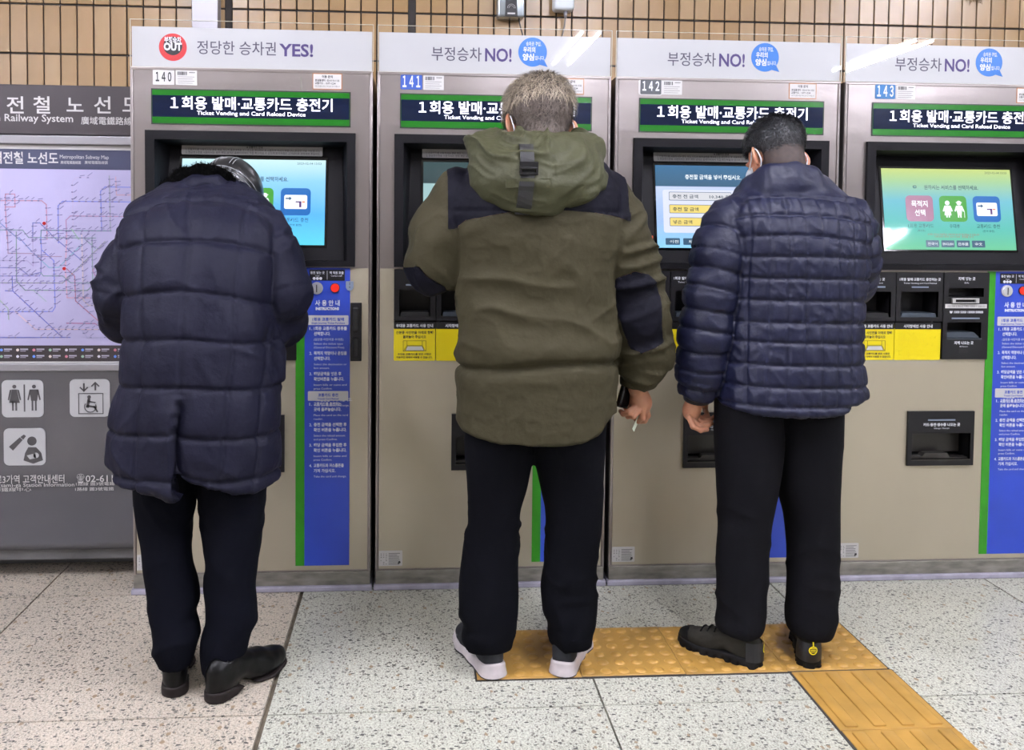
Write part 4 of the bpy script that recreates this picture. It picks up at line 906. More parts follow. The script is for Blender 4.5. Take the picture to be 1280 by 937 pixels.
def shoe_parts(root, name, heel, ang, style, mats, L=.285):
    """upper as the shoe, with its sole (and heel block, stripes) as sub-parts; local u forward, v to the right"""
    ca, sa = math.cos(ang), math.sin(ang)
    ux = V3(sa, ca, 0); vx = V3(ca, -sa, 0)
    def loc(P): q = P-V3(heel[0], heel[1], 0); return np.stack([q@ux, q@vx, P[:, 2]], 1)
    k = L/.285
    def foot2(u, v, g=0):
        Q = np.stack([u/k, v/k, np.zeros_like(u)], 1)
        d = cap(Q, (.036, 0, 0), (.12, 0, 0), .034, .031); d = smin(d, cap(Q, (.12, 0, 0), (.200, .002, 0), .031, .045), .02); d = smin(d, cap(Q, (.200, .002, 0), (.243, 0, 0), .044, .037), .01); return d*k-g
    S = {'dress': (.030, .010, .0), 'sneaker': (.042, .027, .006), 'hiker': (.034, .026, .004)}[style]
    def top(u): return np.interp(u, [0, .07*k, .11*k, .2*k, L], [S[0], S[0]*.92, S[1]*1.2, S[1], S[1]+.012]).astype(f4)
    def sole(P):
        Q = loc(P); u, v, z = Q.T; t = top(u); fl = S[2]*(1-np.clip(z/.03, 0, 1))+(.006*np.clip((.03-u)/.03, 0, 1) if style == 'sneaker' else 0)
        d = smax(foot2(u, v, fl+.002), z-t-(.006*np.clip((.02-u)/.02, 0, 1) if style == 'sneaker' else 0), .006)
        bot = np.interp(u, [0, .03, L*.8, L], [.004 if style == 'sneaker' else 0, 0, .0, .012]).astype(f4)
        if style == 'dress': bot = np.maximum(bot, np.where((u > .075) & (u < .16), .014*np.sin(PI*np.clip((u-.075)/.085, 0, 1)), 0))
        d = smax(d, bot-z, .004)
        if style == 'hiker': d = d+.0035*(np.sin(u*260) > .55)*(z < .016)*1.0
        return d
    def upper(P):
        Q = loc(P)/k
        d = ell(Q, (.050, 0, .055), (.056, .036, .058)); d = smin(d, cap(Q, (.075, 0, .078), (.17, .002, .050), .036, .034), .03)
        d = smin(d, ell(Q, (.205, .002, .034), (.078, .044, .034)), .03); d = d*k
        z = P[:, 2]; d = smax(d, foot2(loc(P)[:, 0], loc(P)[:, 1], .001), .008)
        d = smax(d, top(loc(P)[:, 0])-.006-z, .002)
        d = smax(d, z-.112*k, .004); d = smax(d, -cap(Q, (.062, 0, .10), (.066, 0, .16), .028, .028)*k, .004)
        return d
    c = V3(heel[0], heel[1], 0)+ux*L/2; R = L/2+.03
    def mk(f, st=.0035):
        X = np.arange(c[0]-R, c[0]+R, st, dtype=f4); Y = np.arange(c[1]-R, c[1]+R, st, dtype=f4); Z = np.arange(-.008, .125, st, dtype=f4)
        v, F = polygonise(f, X, Y, Z); return relax(v, F, 1, .5), F
    v, F = mk(upper); N = normals(v, F); v = v+N*((vnoise(v*45)-.5)*.003)[:, None]
    if style == 'hiker':
        st_ = lambda P: .228*k-loc(P)[:, 0]+.5*(loc(P)[:, 2]-.03)
        v = snap(v, st_, .003); fc = st_(v[F].mean(1)) < 0
        s = link(name, to_mesh(*submesh(v, F, ~fc)), mats[0], root); a = submesh(v, F, fc); link('toe_cap', to_mesh(a[0]+normals(*a)*.0015, a[1]), mats[1], s)
        for u in (.115, .137, .159, .180):
            pts = []
            for w in np.linspace(-.022, .022, 7):
                lo, hi = .02, .14
                for _ in range(18):
                    m = (lo+hi)/2
                    if upper((V3(heel[0], heel[1], m)+ux*u+vx*w)[None])[0] < 0: lo = m
                    else: hi = m
                pts.append(tuple(V3(heel[0], heel[1], hi+.0015)+ux*u+vx*w))
            link('lace', MB().tube(pts, .0022, 6).mesh(smooth=True), mats[1], s)
    else: s = link(name, to_mesh(v, F), mats[0], root)
    v, F = mk(sole)
    if style == 'sneaker':
        w = snap(v, lambda P: P[:, 2]-.008, .003)
        fc = w[F].mean(1)[:, 2] < .008
        a = submesh(w, F, ~fc); b = submesh(w, F, fc); link('midsole', to_mesh(*a), mats[1], s); link('outsole', to_mesh(*b), mats[2], s)
    else: link('sole', to_mesh(v, F), mats[1], s)
    def surf(u, z, side, off=.0008):
        lo, hi = 0., .08
        for _ in range(22):
            m = (lo+hi)/2; P = (V3(heel[0], heel[1], z)+ux*u+vx*m*side)[None]
            if upper(P)[0] < 0: lo = m
            else: hi = m
        return tuple(V3(heel[0], heel[1], z)+ux*u+vx*(hi+off)*side)
    return s, surf, (ux, vx)

# ================= the trousers and legs
def trousers(root, rowsL, rowsR, m, seed, hemcut, crotch, st=.006, wr=.006, creases=()):
    TL_, TR_ = rows_px(rowsL, hem=(740, 800)), rows_px(rowsR, hem=(740, 800))
    def f(P):
        a = loft(P, TL_, 2.1); b = loft(P, TR_, 2.1)
        d = smin(a, b, .012)
        inner = np.minimum(loft(P, TL_, 2.1, -.012), loft(P, TR_, 2.1, -.012))
        zb_ = min(TL_[0][0], TR_[0][0])+.03
        return np.where(P[:, 2] < zb_+.02, np.maximum(d, -inner), d)
    lo = [min(T_[1][k]-T_[3][k] for T_ in (TL_, TR_) for k in range(160))-.03, min(TL_[2].min(), TR_[2].min())-.16, min(TL_[0][0], TR_[0][0])-.02]
    hi = [max(T_[1][k]+T_[3][k] for T_ in (TL_, TR_) for k in range(160))+.03, max(TL_[2].max(), TR_[2].max())+.16, max(TL_[0][-1], TR_[0][-1])+.02]
    v, F = polygonise(f, *[np.arange(lo[k], hi[k], st, dtype=f4) for k in range(3)])
    v = relax(v, F, 1, .4); N = normals(v, F); z = v[:, 2]
    low = np.clip((.34-z)/.25, 0, 1); knee = np.exp(-((z-.42)/.10)**2)
    q = v*V3(7, 7, 13)+V3(0, 0, 0); q[:, 2] += 3*vnoise(v*6, seed+3)+v[:, 0]*6
    d = (ridge(q, seed, 2)-.45)*(wr*(.25+1.5*low+.7*knee)); d += (vnoise(v*5, seed+1)-.5)*.010
    for x0, tz in creases: d = d+.006*np.exp(-((v[:, 0]-x0)/.006)**2)*(v[:, 1] < -.5)
    return link('trousers', to_mesh(v+N*d[:, None], F), m, root)

def strands(name, root, pts, nrm, m, length, flow, n, width=.0011, seed=1, jitter=.5, lift=.25, curl=.0):
    """short tapered hairs standing on a surface and following the flow"""
    r = np.random.RandomState(seed); idx = r.randint(0, len(pts), n)
    P = pts[idx]+r.normal(0, .0012, (n, 3)); Nn = nrm[idx]; D = flow(P)+r.normal(0, jitter, (n, 3)); D -= Nn*(D*Nn).sum(1)[:, None]
    D /= np.maximum(np.linalg.norm(D, axis=1), 1e-6)[:, None]; Lh = length(P)*(.6+.8*r.rand(n)); S = np.cross(D, Nn)*width
    ring = []
    for k, t in enumerate((0, .35, .7, 1.)):
        c = P+D*(Lh*t)[:, None]+Nn*(Lh*lift*(t-.75*t*t))[:, None]*1.6
        ring.append((c-S*(1-t*.9), c+S*(1-t*.9)))
    v = np.stack([x for a in ring for x in a], 1).reshape(-1, 3)
    b = (np.arange(n)*8)[:, None]; F = np.concatenate([b+np.array([0, 1, 3, 2])+2*k for k in range(3)])
    o = link(name, to_mesh(v.astype(f4), F), m, root); o['kind'] = 'stuff'; return o

def body(root, torsoT, arms, legs, head, hands, feet, fine_hands=()):
    """one continuous figure: head, neck, trunk, arms, hands, legs and feet"""
    def f(P):
        d = loft(P, torsoT, 2.1, -.04)
        d = smax(d, float(legs[0][0][-1])-.015-P[:, 2], .02)
        for T_ in legs: d = smin(d, loft(P, T_, 2.0, -.022), .02)
        for a in arms: d = smin(d, chain(P, [(p, max(r*.58, .026)) for p, r in a], .02), .03)
        for (h, t) in feet: d = smin(d, cap(P, (h[0], h[1], .070), (t[0], t[1], .040), .024, .020), .02)
        d = smin(d, cap(P, head.world((0, -.035, -.05)), (torsoT[1][-8], torsoT[2][-8]+.01, torsoT[0][-8]-.02), .055, .062), .03)
        d = smin(d, head.sdf(P), .012)
        for hd in hands: d = smin(d, hand_sdf(P, *hd), .008)
        return d
    hb = [(head.c[k]-.13, head.c[k]+.13, .0036) for k in range(3)]
    bands = [[hb[k]] for k in range(3)]
    for hd in fine_hands:
        c = V3(*hd[1])
        for k in range(3): bands[k].append((c[k]-.065, c[k]+.065, .0025))
    pts = [p for a in arms for p, r in a]+[hd[1] for hd in hands]+[tuple(head.c)]
    xs = [p[0] for p in pts]; ys = [p[1] for p in pts]
    lo = (min(xs+[min(T_[1]-T_[3]) for T_ in legs])-.16, min(ys+[float(torsoT[2].min())])-.2, .01); hi = (max(xs+[max(T_[1]+T_[3]) for T_ in legs])+.16, max(ys+[t[1] for h, t in feet]+[float(torsoT[2].max())])+.2, head.c[2]+.16)
    v, F = polygonise(f, *[ax(lo[k], hi[k], .009, bands[k]) for k in range(3)])
    return link('body', to_mesh(v, F), M_SKIN, root)

def coat_surface(f, lo, hi, st):
    v, F = polygonise(f, *[np.arange(lo[k], hi[k], st, dtype=f4) for k in range(3)]); return v, F
def cuff_open(d, P, a, b, r, depth=.03):
    """hollow the end of a sleeve: a = end point, b = point further out along the arm"""
    a_, b_ = V3(*a), V3(*b); u = (b_-a_)/np.linalg.norm(b_-a_); s = (P-a_)@u
    near = np.linalg.norm(P-a_, axis=1) < .13
    d = np.where(near, smax(d, s, .006), d); inner = cap(P, tuple(a_-u*depth), tuple(a_+u*.05), r, r)
    return np.where(near, smax(d, -inner, .006), d)
def seamfac(dist, w): return 1-np.exp(-(np.abs(dist)/w)**1.3)
def front_y(f, x, z, y0=-1.1, y1=-.3):
    """first point of a surface met from behind the man, looking towards the machines"""
    ys = np.linspace(y0, y1, 240).astype(f4); P = np.stack([np.full(240, x), ys, np.full(240, z)], 1).astype(f4); d = f(P); k = np.argmax(d < 0)
    return float(ys[k]) if (d < 0).any() else None
def strip_on(f, pts, w, off, th, bend=0):
    """flat ribbon lying on a surface f, centre line pts in (x,z)"""
    b = MB(); rows_ = []
    for i, (x, z) in enumerate(pts):
        p = pts[max(i-1, 0)]; q = pts[min(i+1, len(pts)-1)]; dx, dz = q[0]-p[0], q[1]-p[1]; L = math.hypot(dx, dz); nx, nz = -dz/L*w/2, dx/L*w/2
        row = []
        for s in (-1, 1):
            X, Z = x+nx*s, z+nz*s; y = front_y(f, X, Z)
            if y is None: y = -.6
            row.append((X, y, Z))
        rows_.append(row)
    V = []
    for (l, r) in rows_: V.append([b.bm.verts.new((l[0], l[1]-off-th, l[2])), b.bm.verts.new((r[0], r[1]-off-th, r[2])), b.bm.verts.new((r[0], r[1]+.004, r[2])), b.bm.verts.new((l[0], l[1]+.004, l[2]))])
    for a, c in zip(V, V[1:]):
        for k in range(4): b.bm.faces.new((a[k], a[(k+1) % 4], c[(k+1) % 4], c[k]))
    b.bm.faces.new(V[0][::-1]); b.bm.faces.new(V[-1]); bmesh.ops.recalc_face_normals(b.bm, faces=b.bm.faces)
    return b.mesh()
def ear_loop(root, head, side, parent):
    pts = [head.world(p) for p in ((side*.066, .062, -.030), (side*.078, .022, -.004), (side*.087, -.002, .016), (side*.0925, -.026, .010), (side*.0925, -.037, -.012), (side*.087, -.034, -.036), (side*.078, -.004, -.056), (side*.066, .050, -.072))]
    P = [Vector(p) for p in pts]; out = []
    for i in range(len(P)-1):
        p0, p1, p2, p3 = P[max(i-1, 0)], P[i], P[i+1], P[min(i+2, len(P)-1)]
        for k in range(5):
            t = k/5; out.append(.5*((2*p1)+(p2-p0)*t+(2*p0-5*p1+4*p2-p3)*t*t+(3*p1-p0-3*p2+p3)*t**3))
    out.append(P[-1]); link('ear_loop', MB().tube(out, .0019, 6).mesh(smooth=True), M_LOOP, parent)
def mask(root, head):
    def f(P):
        Q = head.loc(P); d = smin(ell(Q, (0, .046, -.047), (.077, .078, .062)), cap(Q, (0, .104, -.030), (0, .104, -.075), .026, .022), .02)
        d = smax(d, .028-Q[:, 1], .004); d = smax(d, -(ell(Q, (0, .036, -.047), (.073, .070, .062))), .003); return d*head.k
    c = head.c; st = .0035
    v, F = polygonise(f, *[np.arange(c[k]-.14, c[k]+.14, st, dtype=f4) for k in range(3)])
    o = link('face_mask', to_mesh(relax(v, F, 1), F), M_MASK, root)
    for s in (-1, 1): ear_loop(root, head, s, o)
    return o

# ================= man in the olive parka (second machine)
M_OLIVE = clouds('parka_olive', '#504b37*.44', .7, .1, 0, 26, .5, .008, .06); M_OLIVEG = clouds('hood_olive_green', '#505138*.48', .6, .2, 0, 28, .5, .008, .06)
M_YOKE = clouds('yoke_charcoal', '#1f1f30*.25', .7, .1, 0, 30, .4, .006); M_TROUS = clouds('trousers_black', '#0b0c13*.5', .9, .08, 0, 60, .3, .004)
M_STRAP = mat('strap_black', '#17181b*.6', .5, bump=(400, .2, .001)); M_BUCKLE = mat('buckle_black', '#0d0d0f', .25)
M_HAIRG = mat('hair_grey_brown', '#6a5e54*.72', .55, noise=(30, .35)); M_SCALP = mat('scalp_hair_base', '#5a4f48*.7', .7, noise=(60, .4))
def parka_man():
    root = thing('person', 'grey-haired man in an olive hooded parka with charcoal shoulders, back turned', 'person', (0, 0, 0))
    Yt = -.55
    T_ = rows_px([(172, 628, 722, -.50, .075), (190, 606, 738, -.51, .10), (205, 590, 752, -.53, .12), (222, 570, 768, -.545, .14), (240, 558, 776, -.555, .155), (262, 556, 777, -.56, .165), (300, 566, 772, -.56, .172),
                  (345, 573, 765, -.555, .172), (390, 574, 765, -.55, .175), (430, 571, 769, -.55, .182), (462, 570, 768, -.55, .178), (500, 570, 769, -.55, .182), (535, 569, 771, -.55, .180), (575, 574, 766, -.55, .170)])
    aL = [(pp(580, 250, -.55), .088), (pp(556, 292, -.55), .086), (pp(549, 328, -.53), .084), (pp(566, 330, -.37), .068), (pp(592, 305, -.22), .050)]
    aR = [(pp(752, 252, -.55), .088), (pp(776, 300, -.56), .084), (pp(788, 345, -.565), .078), (pp(797, 395, -.56), .076), (pp(803, 440, -.54), .074), (pp(797, 482, -.52), .052)]
    hemx = [(at(px, py, -.7).x, at(px, py, -.7).z) for px, py in ((566, 540), (580, 549), (600, 554), (625, 557), (665, 557), (700, 557), (735, 552), (752, 545), (762, 532), (772, 525))]
    hx, hz = np.array([p[0] for p in hemx], f4), np.array([p[1] for p in hemx], f4)
    def tors(P): return loft(P, T_, 2.25)
    def f(P):
        d = tors(P)
        a = smin(chain(P, aL, .03), chain(P, aR, .03), .001)
        d = smin(d, a, .028)
        zc = np.interp(P[:, 0], hx, hz)
        inner = loft(P, T_, 2.25, -.022); d = np.where(P[:, 2] < zc+.09, smax(d, -inner, .01), d)
        d = np.where((P[:, 2] < zc+.05) & (tors(P) < .05), smax(d, zc-P[:, 2], .012), d)
        d = cuff_open(d, P, aR[-1][0], pp(797, 520, -.50), .042)
        return d
    v, F = coat_surface(f, (at(495, 300, -.55).x, -.80, .55), (at(850, 300, -.55).x, -.15, 1.62), .0062)
    v = relax(v, F, 2, .5)
    N = normals(v, F); da, dR = chain(v, aL, .03), chain(v, aR, .03); dt = tors(v); armw = np.clip((dt-np.minimum(da, dR))/.03+.5, 0, 1)
    z = v[:, 2]; x = v[:, 0]
    # waist drawstring fold, soft dents above it, broad vertical drapes
    zw = at(665, 464, -.72).z+.012*np.sin((x-1.2)*9)+.006*vnoise(v*12, 4)
    g = -.016*np.exp(-((z-zw)/.011)**2)+.007*np.exp(-((z-zw-.035)/.028)**2)+.006*np.exp(-((z-zw+.04)/.03)**2)
    q = v*V3(4, 4, 12); q[:, 2] += x*5+2*vnoise(v*5, 9); up = np.clip((z-zw)/.08, 0, 1)*np.clip((1.32-z)/.25, .15, 1)
    q3 = v*V3(9, 9, 9)+V3(5, 2, 1); q3[:, 2] += 3*vnoise(v*6, 31)-x*9
    g = g+(ridge(q3, 12, 4)-.2)*.007*(.25+up*.75)+(ridge(v*V3(22, 22, 30), 13, 3)-.3)*.0025
    g = g+(ridge(q, 2, 2)-.4)*.016*up*(.5+.8*np.exp(-((np.abs(x-1.35)-.2)/.09)**2))
    zs = at(665, 264, -.7).z; g = g-.004*np.exp(-((z-zs)/.006)**2)
    g = g+(vnoise(v*V3(3.5, 3.5, 3.5), 12)-.5)*.018
    # sleeve puffs
    dA, tt = arm_t(v, aR); q2 = np.stack([tt*22, vnoise(v*7, 5)*3+x*8, v[:, 1]*8], 1)
    ga = (ridge(q2, 6, 2)-.45)*.020+(ridge(v*14+3*vnoise(v*6, 3)[:, None], 33, 3)-.3)*.006+(vnoise(v*9, 8)-.5)*.012
    d_ = g*(1-armw)+ga*armw
    # armhole seam
    d_ = d_-.006*np.exp(-(((dt-np.minimum(da, dR)))/.010)**2)
    v = v+N*d_[:, None]
    L2 = [at(px, py, -.66) for px, py in ((540, 288), (569, 286), (582, 275), (631, 266), (665, 263), (705, 263), (740, 266), (771, 271), (800, 280))]
    lx, lz = np.array([p.x for p in L2], f4), np.array([p.z for p in L2], f4)
    def s_yoke(P):
        arm = np.minimum(chain(P, aL, .03), chain(P, aR, .03)); a = tors(P)-arm-.012
        side = at(786, 240, -.62).x; side0 = at(560, 240, -.62).x
        return np.maximum.reduce([np.interp(P[:, 0], lx, lz).astype(f4)-P[:, 2], P[:, 0]-side+(1.22-P[:, 2])*-.10*0, side0-P[:, 0], (P[:, 1]+.44)])
    def pz(l, Y): return [(at(a, b, Y).x, at(a, b, Y).z) for a, b in l]
    PR = pz([(768, 348), (790, 338), (808, 343), (818, 352), (824, 372), (824, 405), (830, 428), (818, 434), (801, 441), (790, 436), (779, 412), (768, 380)], -.62)
    PL = pz([(500, 336), (524, 333), (534, 345), (556, 358), (561, 368), (551, 380), (520, 380), (500, 360)], -.60)
    s_pr = lambda P: np.maximum(polysd(P[:, 0], P[:, 2], PR), (P[:, 1]+.545)*1.0)
    s_pl = lambda P: np.maximum(polysd(P[:, 0], P[:, 2], PL), (P[:, 1]+.36)*1.0)
    for s in (s_yoke, s_pr, s_pl): v = snap(v, s, .0042)
    fc = v[F].mean(1); my = s_yoke(fc) < 0; mr = (s_pr(fc) < 0) & ~my; ml = (s_pl(fc) < 0) & ~my
    coat = link('parka', to_mesh(*submesh(v, F, ~(my | mr | ml))), M_OLIVE, root)
    a = submesh(v, F, my); link('shoulder_yoke', to_mesh(a[0]+normals(*a)*.0012, a[1]), M_YOKE, coat)
    for mm in (mr, ml):
        a = submesh(v, F, mm)
        if len(a[1]): link('elbow_patch', to_mesh(a[0]+normals(*a)*.0025, a[1]), M_YOKE, coat)
    # hood and its strap
    H_ = rows_px([(163, 648, 712, -.585, .055), (168, 626, 726, -.59, .085), (175, 602, 740, -.60, .105), (184, 590, 747, -.61, .12), (197, 585, 753, -.625, .132), (215, 582, 757, -.635, .138), (230, 585, 756, -.645, .136), (243, 597, 746, -.65, .124), (255, 617, 722, -.655, .110), (264, 640, 694, -.66, .09), (269, 660, 676, -.66, .07)])
    opening = pp(678, 158, -.545)
    def fh(P):
        d = loft(P, H_, 2.1)
        d = smin(d, cap(P, pp(600, 183, -.60), pp(624, 175, -.52), .038, .026), .03); d = smin(d, cap(P, pp(742, 186, -.60), pp(725, 176, -.50), .038, .026), .03)
        d = smin(d, cap(P, pp(624, 175, -.52), pp(650, 192, -.40), .026, .03), .02); d = smin(d, cap(P, pp(725, 176, -.50), pp(705, 195, -.40), .030, .03), .02)
        return smax(d, -ell(P, opening, (.088, .105, .075)), .02)
    v, F = coat_surface(fh, (at(570, 200, -.6).x, -.82, 1.25), (at(775, 200, -.6).x, -.34, 1.62), .0052)
    v = relax(v, F, 2, .5); N = normals(v, F); c = V3(*pp(668, 150, -.7)); r_ = np.linalg.norm((v-c)*V3(.75, 0, 1), axis=1)
    an = np.arctan2(v[:, 0]-c[0], c[2]-v[:, 2])
    w = np.stack([r_*26, an*1.1, v[:, 1]*3], 1); w[:, 0] += 1.6*vnoise(v*9, 3)
    dd = (ridge(w, 7, 3)-.3)*.017+(ridge(w*V3(2.2, 2.2, 2), 17, 3)-.3)*.005+(vnoise(v*14, 2)-.5)*.008-.004*np.exp(-((v[:, 0]-at(690, 200, -.75).x)/.004)**2)*(v[:, 2] > 1.4)
    v = v+N*dd[:, None]; hood = link('hood', to_mesh(v, F), M_OLIVEG, coat)
    fs = lambda P: np.minimum(fh(P)-.004, f(P)-.004)
    s1 = [(at(659+(-.4)*k/3, py, -.76).x, at(659, py, -.76).z) for k, py in enumerate(np.linspace(179, 223, 9))]
    link('strap', strip_on(fs, s1, .036, .006, .003), M_STRAP, hood)
    s2 = [(at(658-.35*k, py, -.78).x, at(658, py, -.78).z) for k, py in enumerate(np.linspace(227, 268, 8))]
    link('strap', strip_on(fs, s2, .038, .007, .003), M_STRAP, hood)
    bc = at(659.5, 211, -.76); by = front_y(fh, bc.x, bc.z)
    link('buckle', MB().plate(bc.x-.024, bc.x+.024, bc.z-.017, bc.z+.017, by-.022, .012, [(bc.x-.018, bc.x+.018, bc.z-.011, bc.z+.002)]).box(bc.x-.021, bc.x+.021, by-.026, by-.018, bc.z-.0035, bc.z+.0035, .002).mesh(), M_BUCKLE, hood)
    st = at(640, 228, -.78); link('hood_tab', strip_on(fs, [(at(px, 229+(-.02)*(px-640), -.78).x, at(px, 229+(-.02)*(px-640), -.78).z) for px in range(633, 694, 8)], .022, .003, .002), M_OLIVEG, hood)
    # sleeve badge
    bp_ = at(811, 302, -.55); link('sleeve_badge', MB().box(bp_.x-.004, bp_.x+.006, -.575, -.545, bp_.z-.024, bp_.z+.018, .002).mesh(), mat('badge_orange', '#c5522d', .6), coat)
    # trousers
    rl = [(520, 580, 668, -.55, .12), (555, 580, 668, -.55, .115), (600, 583, 662, -.55, .10), (640, 585, 653, -.555, .088), (690, 578, 650, -.565, .080), (735, 574, 648, -.575, .080), (770, 575, 648, -.585, .080), (792, 580, 646, -.59, .078), (806, 578, 641, -.595, .076), (820, 583, 638, -.595, .07)]
    rr_ = [(520, 664, 757, -.55, .12), (555, 664, 757, -.55, .115), (600, 673, 755, -.55, .10), (640, 681, 752, -.555, .088), (690, 680, 748, -.565, .080), (735, 675, 747, -.575, .080), (770, 676, 748, -.585, .080), (790, 683, 745, -.59, .078), (803, 686, 740, -.595, .076), (815, 690, 738, -.59, .07)]
    trousers(root, rl, rr_, M_TROUS, 11, 0, 0, wr=.008)
    hl, hr = (1.190, -.650), (1.372, -.648); al, ar = math.radians(-17), math.radians(22)
    M_UP = mat('sneaker_dark_knit', '#1c1f26*.6', .8, bump=(300, .3, .001)); M_MID = mat('midsole_white', '#cfc6c6*.75', .6, noise=(25, .15)); M_OUT = mat('outsole_dark', '#222226', .7)
    for h, a, side in ((hl, al, -1), (hr, ar, 1)):
        s, surf, _ = shoe_parts(root, 'sneaker', h, a, 'sneaker', (M_UP, M_MID, M_OUT))
        for u in (.105, .122, .139):
            b = MB(); pts = [surf(u-.028*(z_-.036)/.03+.010, z_, side, .0009) for z_ in (.038, .046, .054, .062)]; q = [surf(u+.009-.028*(z_-.036)/.03+.010, z_, side, .0009) for z_ in (.038, .046, .054, .062)]
            for k in range(3):
                fcs = (pts[k], q[k], q[k+1], pts[k+1]); b.quad(*fcs); b.quad(*fcs[::-1])
            link('stripe', b.mesh(), M_WINK, s)
    # head, hands
    head = Head(pp(673, 158, -.475), math.radians(14), math.radians(-20), math.radians(3), 1.04)
    W_ = pp(798, 488, -.515)
    palm = pp(801, 503, -.510)
    fing = [finger([pp(794, 508, -.525), pp(786, 515, -.535), pp(779, 517, -.52), pp(776, 514, -.50)]), finger([pp(799, 512, -.53), pp(792, 520, -.535), pp(785, 520, -.515), pp(783, 515, -.50)]),
            finger([pp(804, 512, -.525), pp(803, 522, -.52), pp(798, 526, -.505), pp(794, 523, -.495)]), finger([pp(808, 509, -.51), pp(810, 519, -.505), pp(806, 526, -.50), pp(801, 527, -.49)], .0088, .0065),
            finger([pp(795, 495, -.49), pp(788, 503, -.475), pp(782, 509, -.480)], .0105, .0085)]
    hR = (W_, palm, (.030, .018, .034), fing)
    lh = at(600, 300, -.16); hL = (tuple(at(592, 303, -.22)), (lh.x, -.15, lh.z+.01), (.034, .040, .016), [finger([(lh.x-.022+.015*k, -.12, lh.z+.012), (lh.x-.024+.016*k, -.085, lh.z+.012), (lh.x-.022+.015*k, -.060, lh.z-.0)]) for k in range(4)]+[finger([(lh.x+.022, -.16, lh.z-.006), (lh.x+.042, -.13, lh.z-.012), (lh.x+.044, -.105, lh.z-.014)])])
    legs = (rows_px(rl, hem=(740, 800)), rows_px(rr_, hem=(740, 800))); tip = lambda h, a, L: (h[0]+math.sin(a)*L, h[1]+math.cos(a)*L)
    feet = [((h[0]+.0+math.sin(a)*.06, h[1]+math.cos(a)*.06), tip(h, a, .17)) for h, a in ((hl, al), (hr, ar))]
    body(root, T_, (aL, aR), legs, head, (hR, hL), feet, (hR,))
    mask(root, head)
    # hair: a close layer plus strands, thin and paler on the crown
    def hr_mask(Q): return np.where(Q[:, 2] > .03, Q[:, 1]-.075, Q[:, 1]+.012+(-Q[:, 2]+.03)*.16)
    def fhair(P):
        Q = head.loc(P); th = .011+.011*np.clip(Q[:, 2]/.08, -.7, 1); d = head_sdf(Q, 0)*head.k-th; d = smin(d, cap(P, head.world((0, -.035, -.05)), (T_[1][-8], T_[2][-8]+.01, T_[0][-8]-.02), .057, .064), .03)
        d = smax(d, hr_mask(Q), .008); d = smax(d, -.105-Q[:, 2], .012)
        e = ell(Q, (.081*np.sign(1), -.010, -.015), (.02, .026, .036)); e2 = ell(Q, (-.081, -.010, -.015), (.02, .026, .036)); return smax(d, -np.minimum(e, e2), .006)
    c = head.c; v, F = polygonise(fhair, *[np.arange(c[k]-.15, c[k]+.15, .004, dtype=f4) for k in range(3)]); v = relax(v, F, 1); N = normals(v, F)
    Q = head.loc(v); q = np.stack([Q[:, 0]*60, Q[:, 1]*25, Q[:, 2]*22], 1); v = v+N*((vnoise(q, 3)-.5)*.008)[:, None]
    hair = link('hair', to_mesh(v, F), M_SCALP, root)
    Rm = head.R
    def flow(P):
        Q = head.loc(P); cr = V3(.025, -.055, .10); d = Q-cr; d[:, 2] -= .05; return (d/np.maximum(np.linalg.norm(d, axis=1), 1e-4)[:, None])@Rm.T
    keep = Q[:, 1] < .085
    strands('hair_strands', hair, v[keep], N[keep], M_HAIRG, lambda P: .022+.016*np.clip(head.loc(P)[:, 2]/.1, 0, 1), flow, 9000, .0010, 3, .45, .45)
    top = keep & (Q[:, 2] > .04)
    strands('hair_strands', hair, v[top], N[top], mat('hair_pale_grey', '#b0a28c*.85', .5), lambda P: .032+0*P[:, 0], flow, 4200, .0010, 5, .5, .7)
    return root, f
def held_things():
    o = MB().box(-.019, .019, -.010, .010, -.040, .040, .006, 3).mesh(smooth=False)
    w = tag(link('wallet', o, mat('wallet_black', '#0f1013', .25, coat=.3)), 'small black folded wallet held in the parka man\'s right hand', 'wallet'); p = at(781, 493, -.494); w.location = p; w.rotation_euler = (.1, math.radians(14), .5)
    t = tag(link('paper_ticket', MB().box(-.012, .012, -.0004, .0004, -.028, .028).mesh(), mat('ticket_paper', '#c9d3bd', .6)), 'small pale green paper ticket hanging from the parka man\'s fingers', 'ticket'); t.location = at(796, 527, -.5075); t.rotation_euler = (.25, math.radians(32), 1.05)

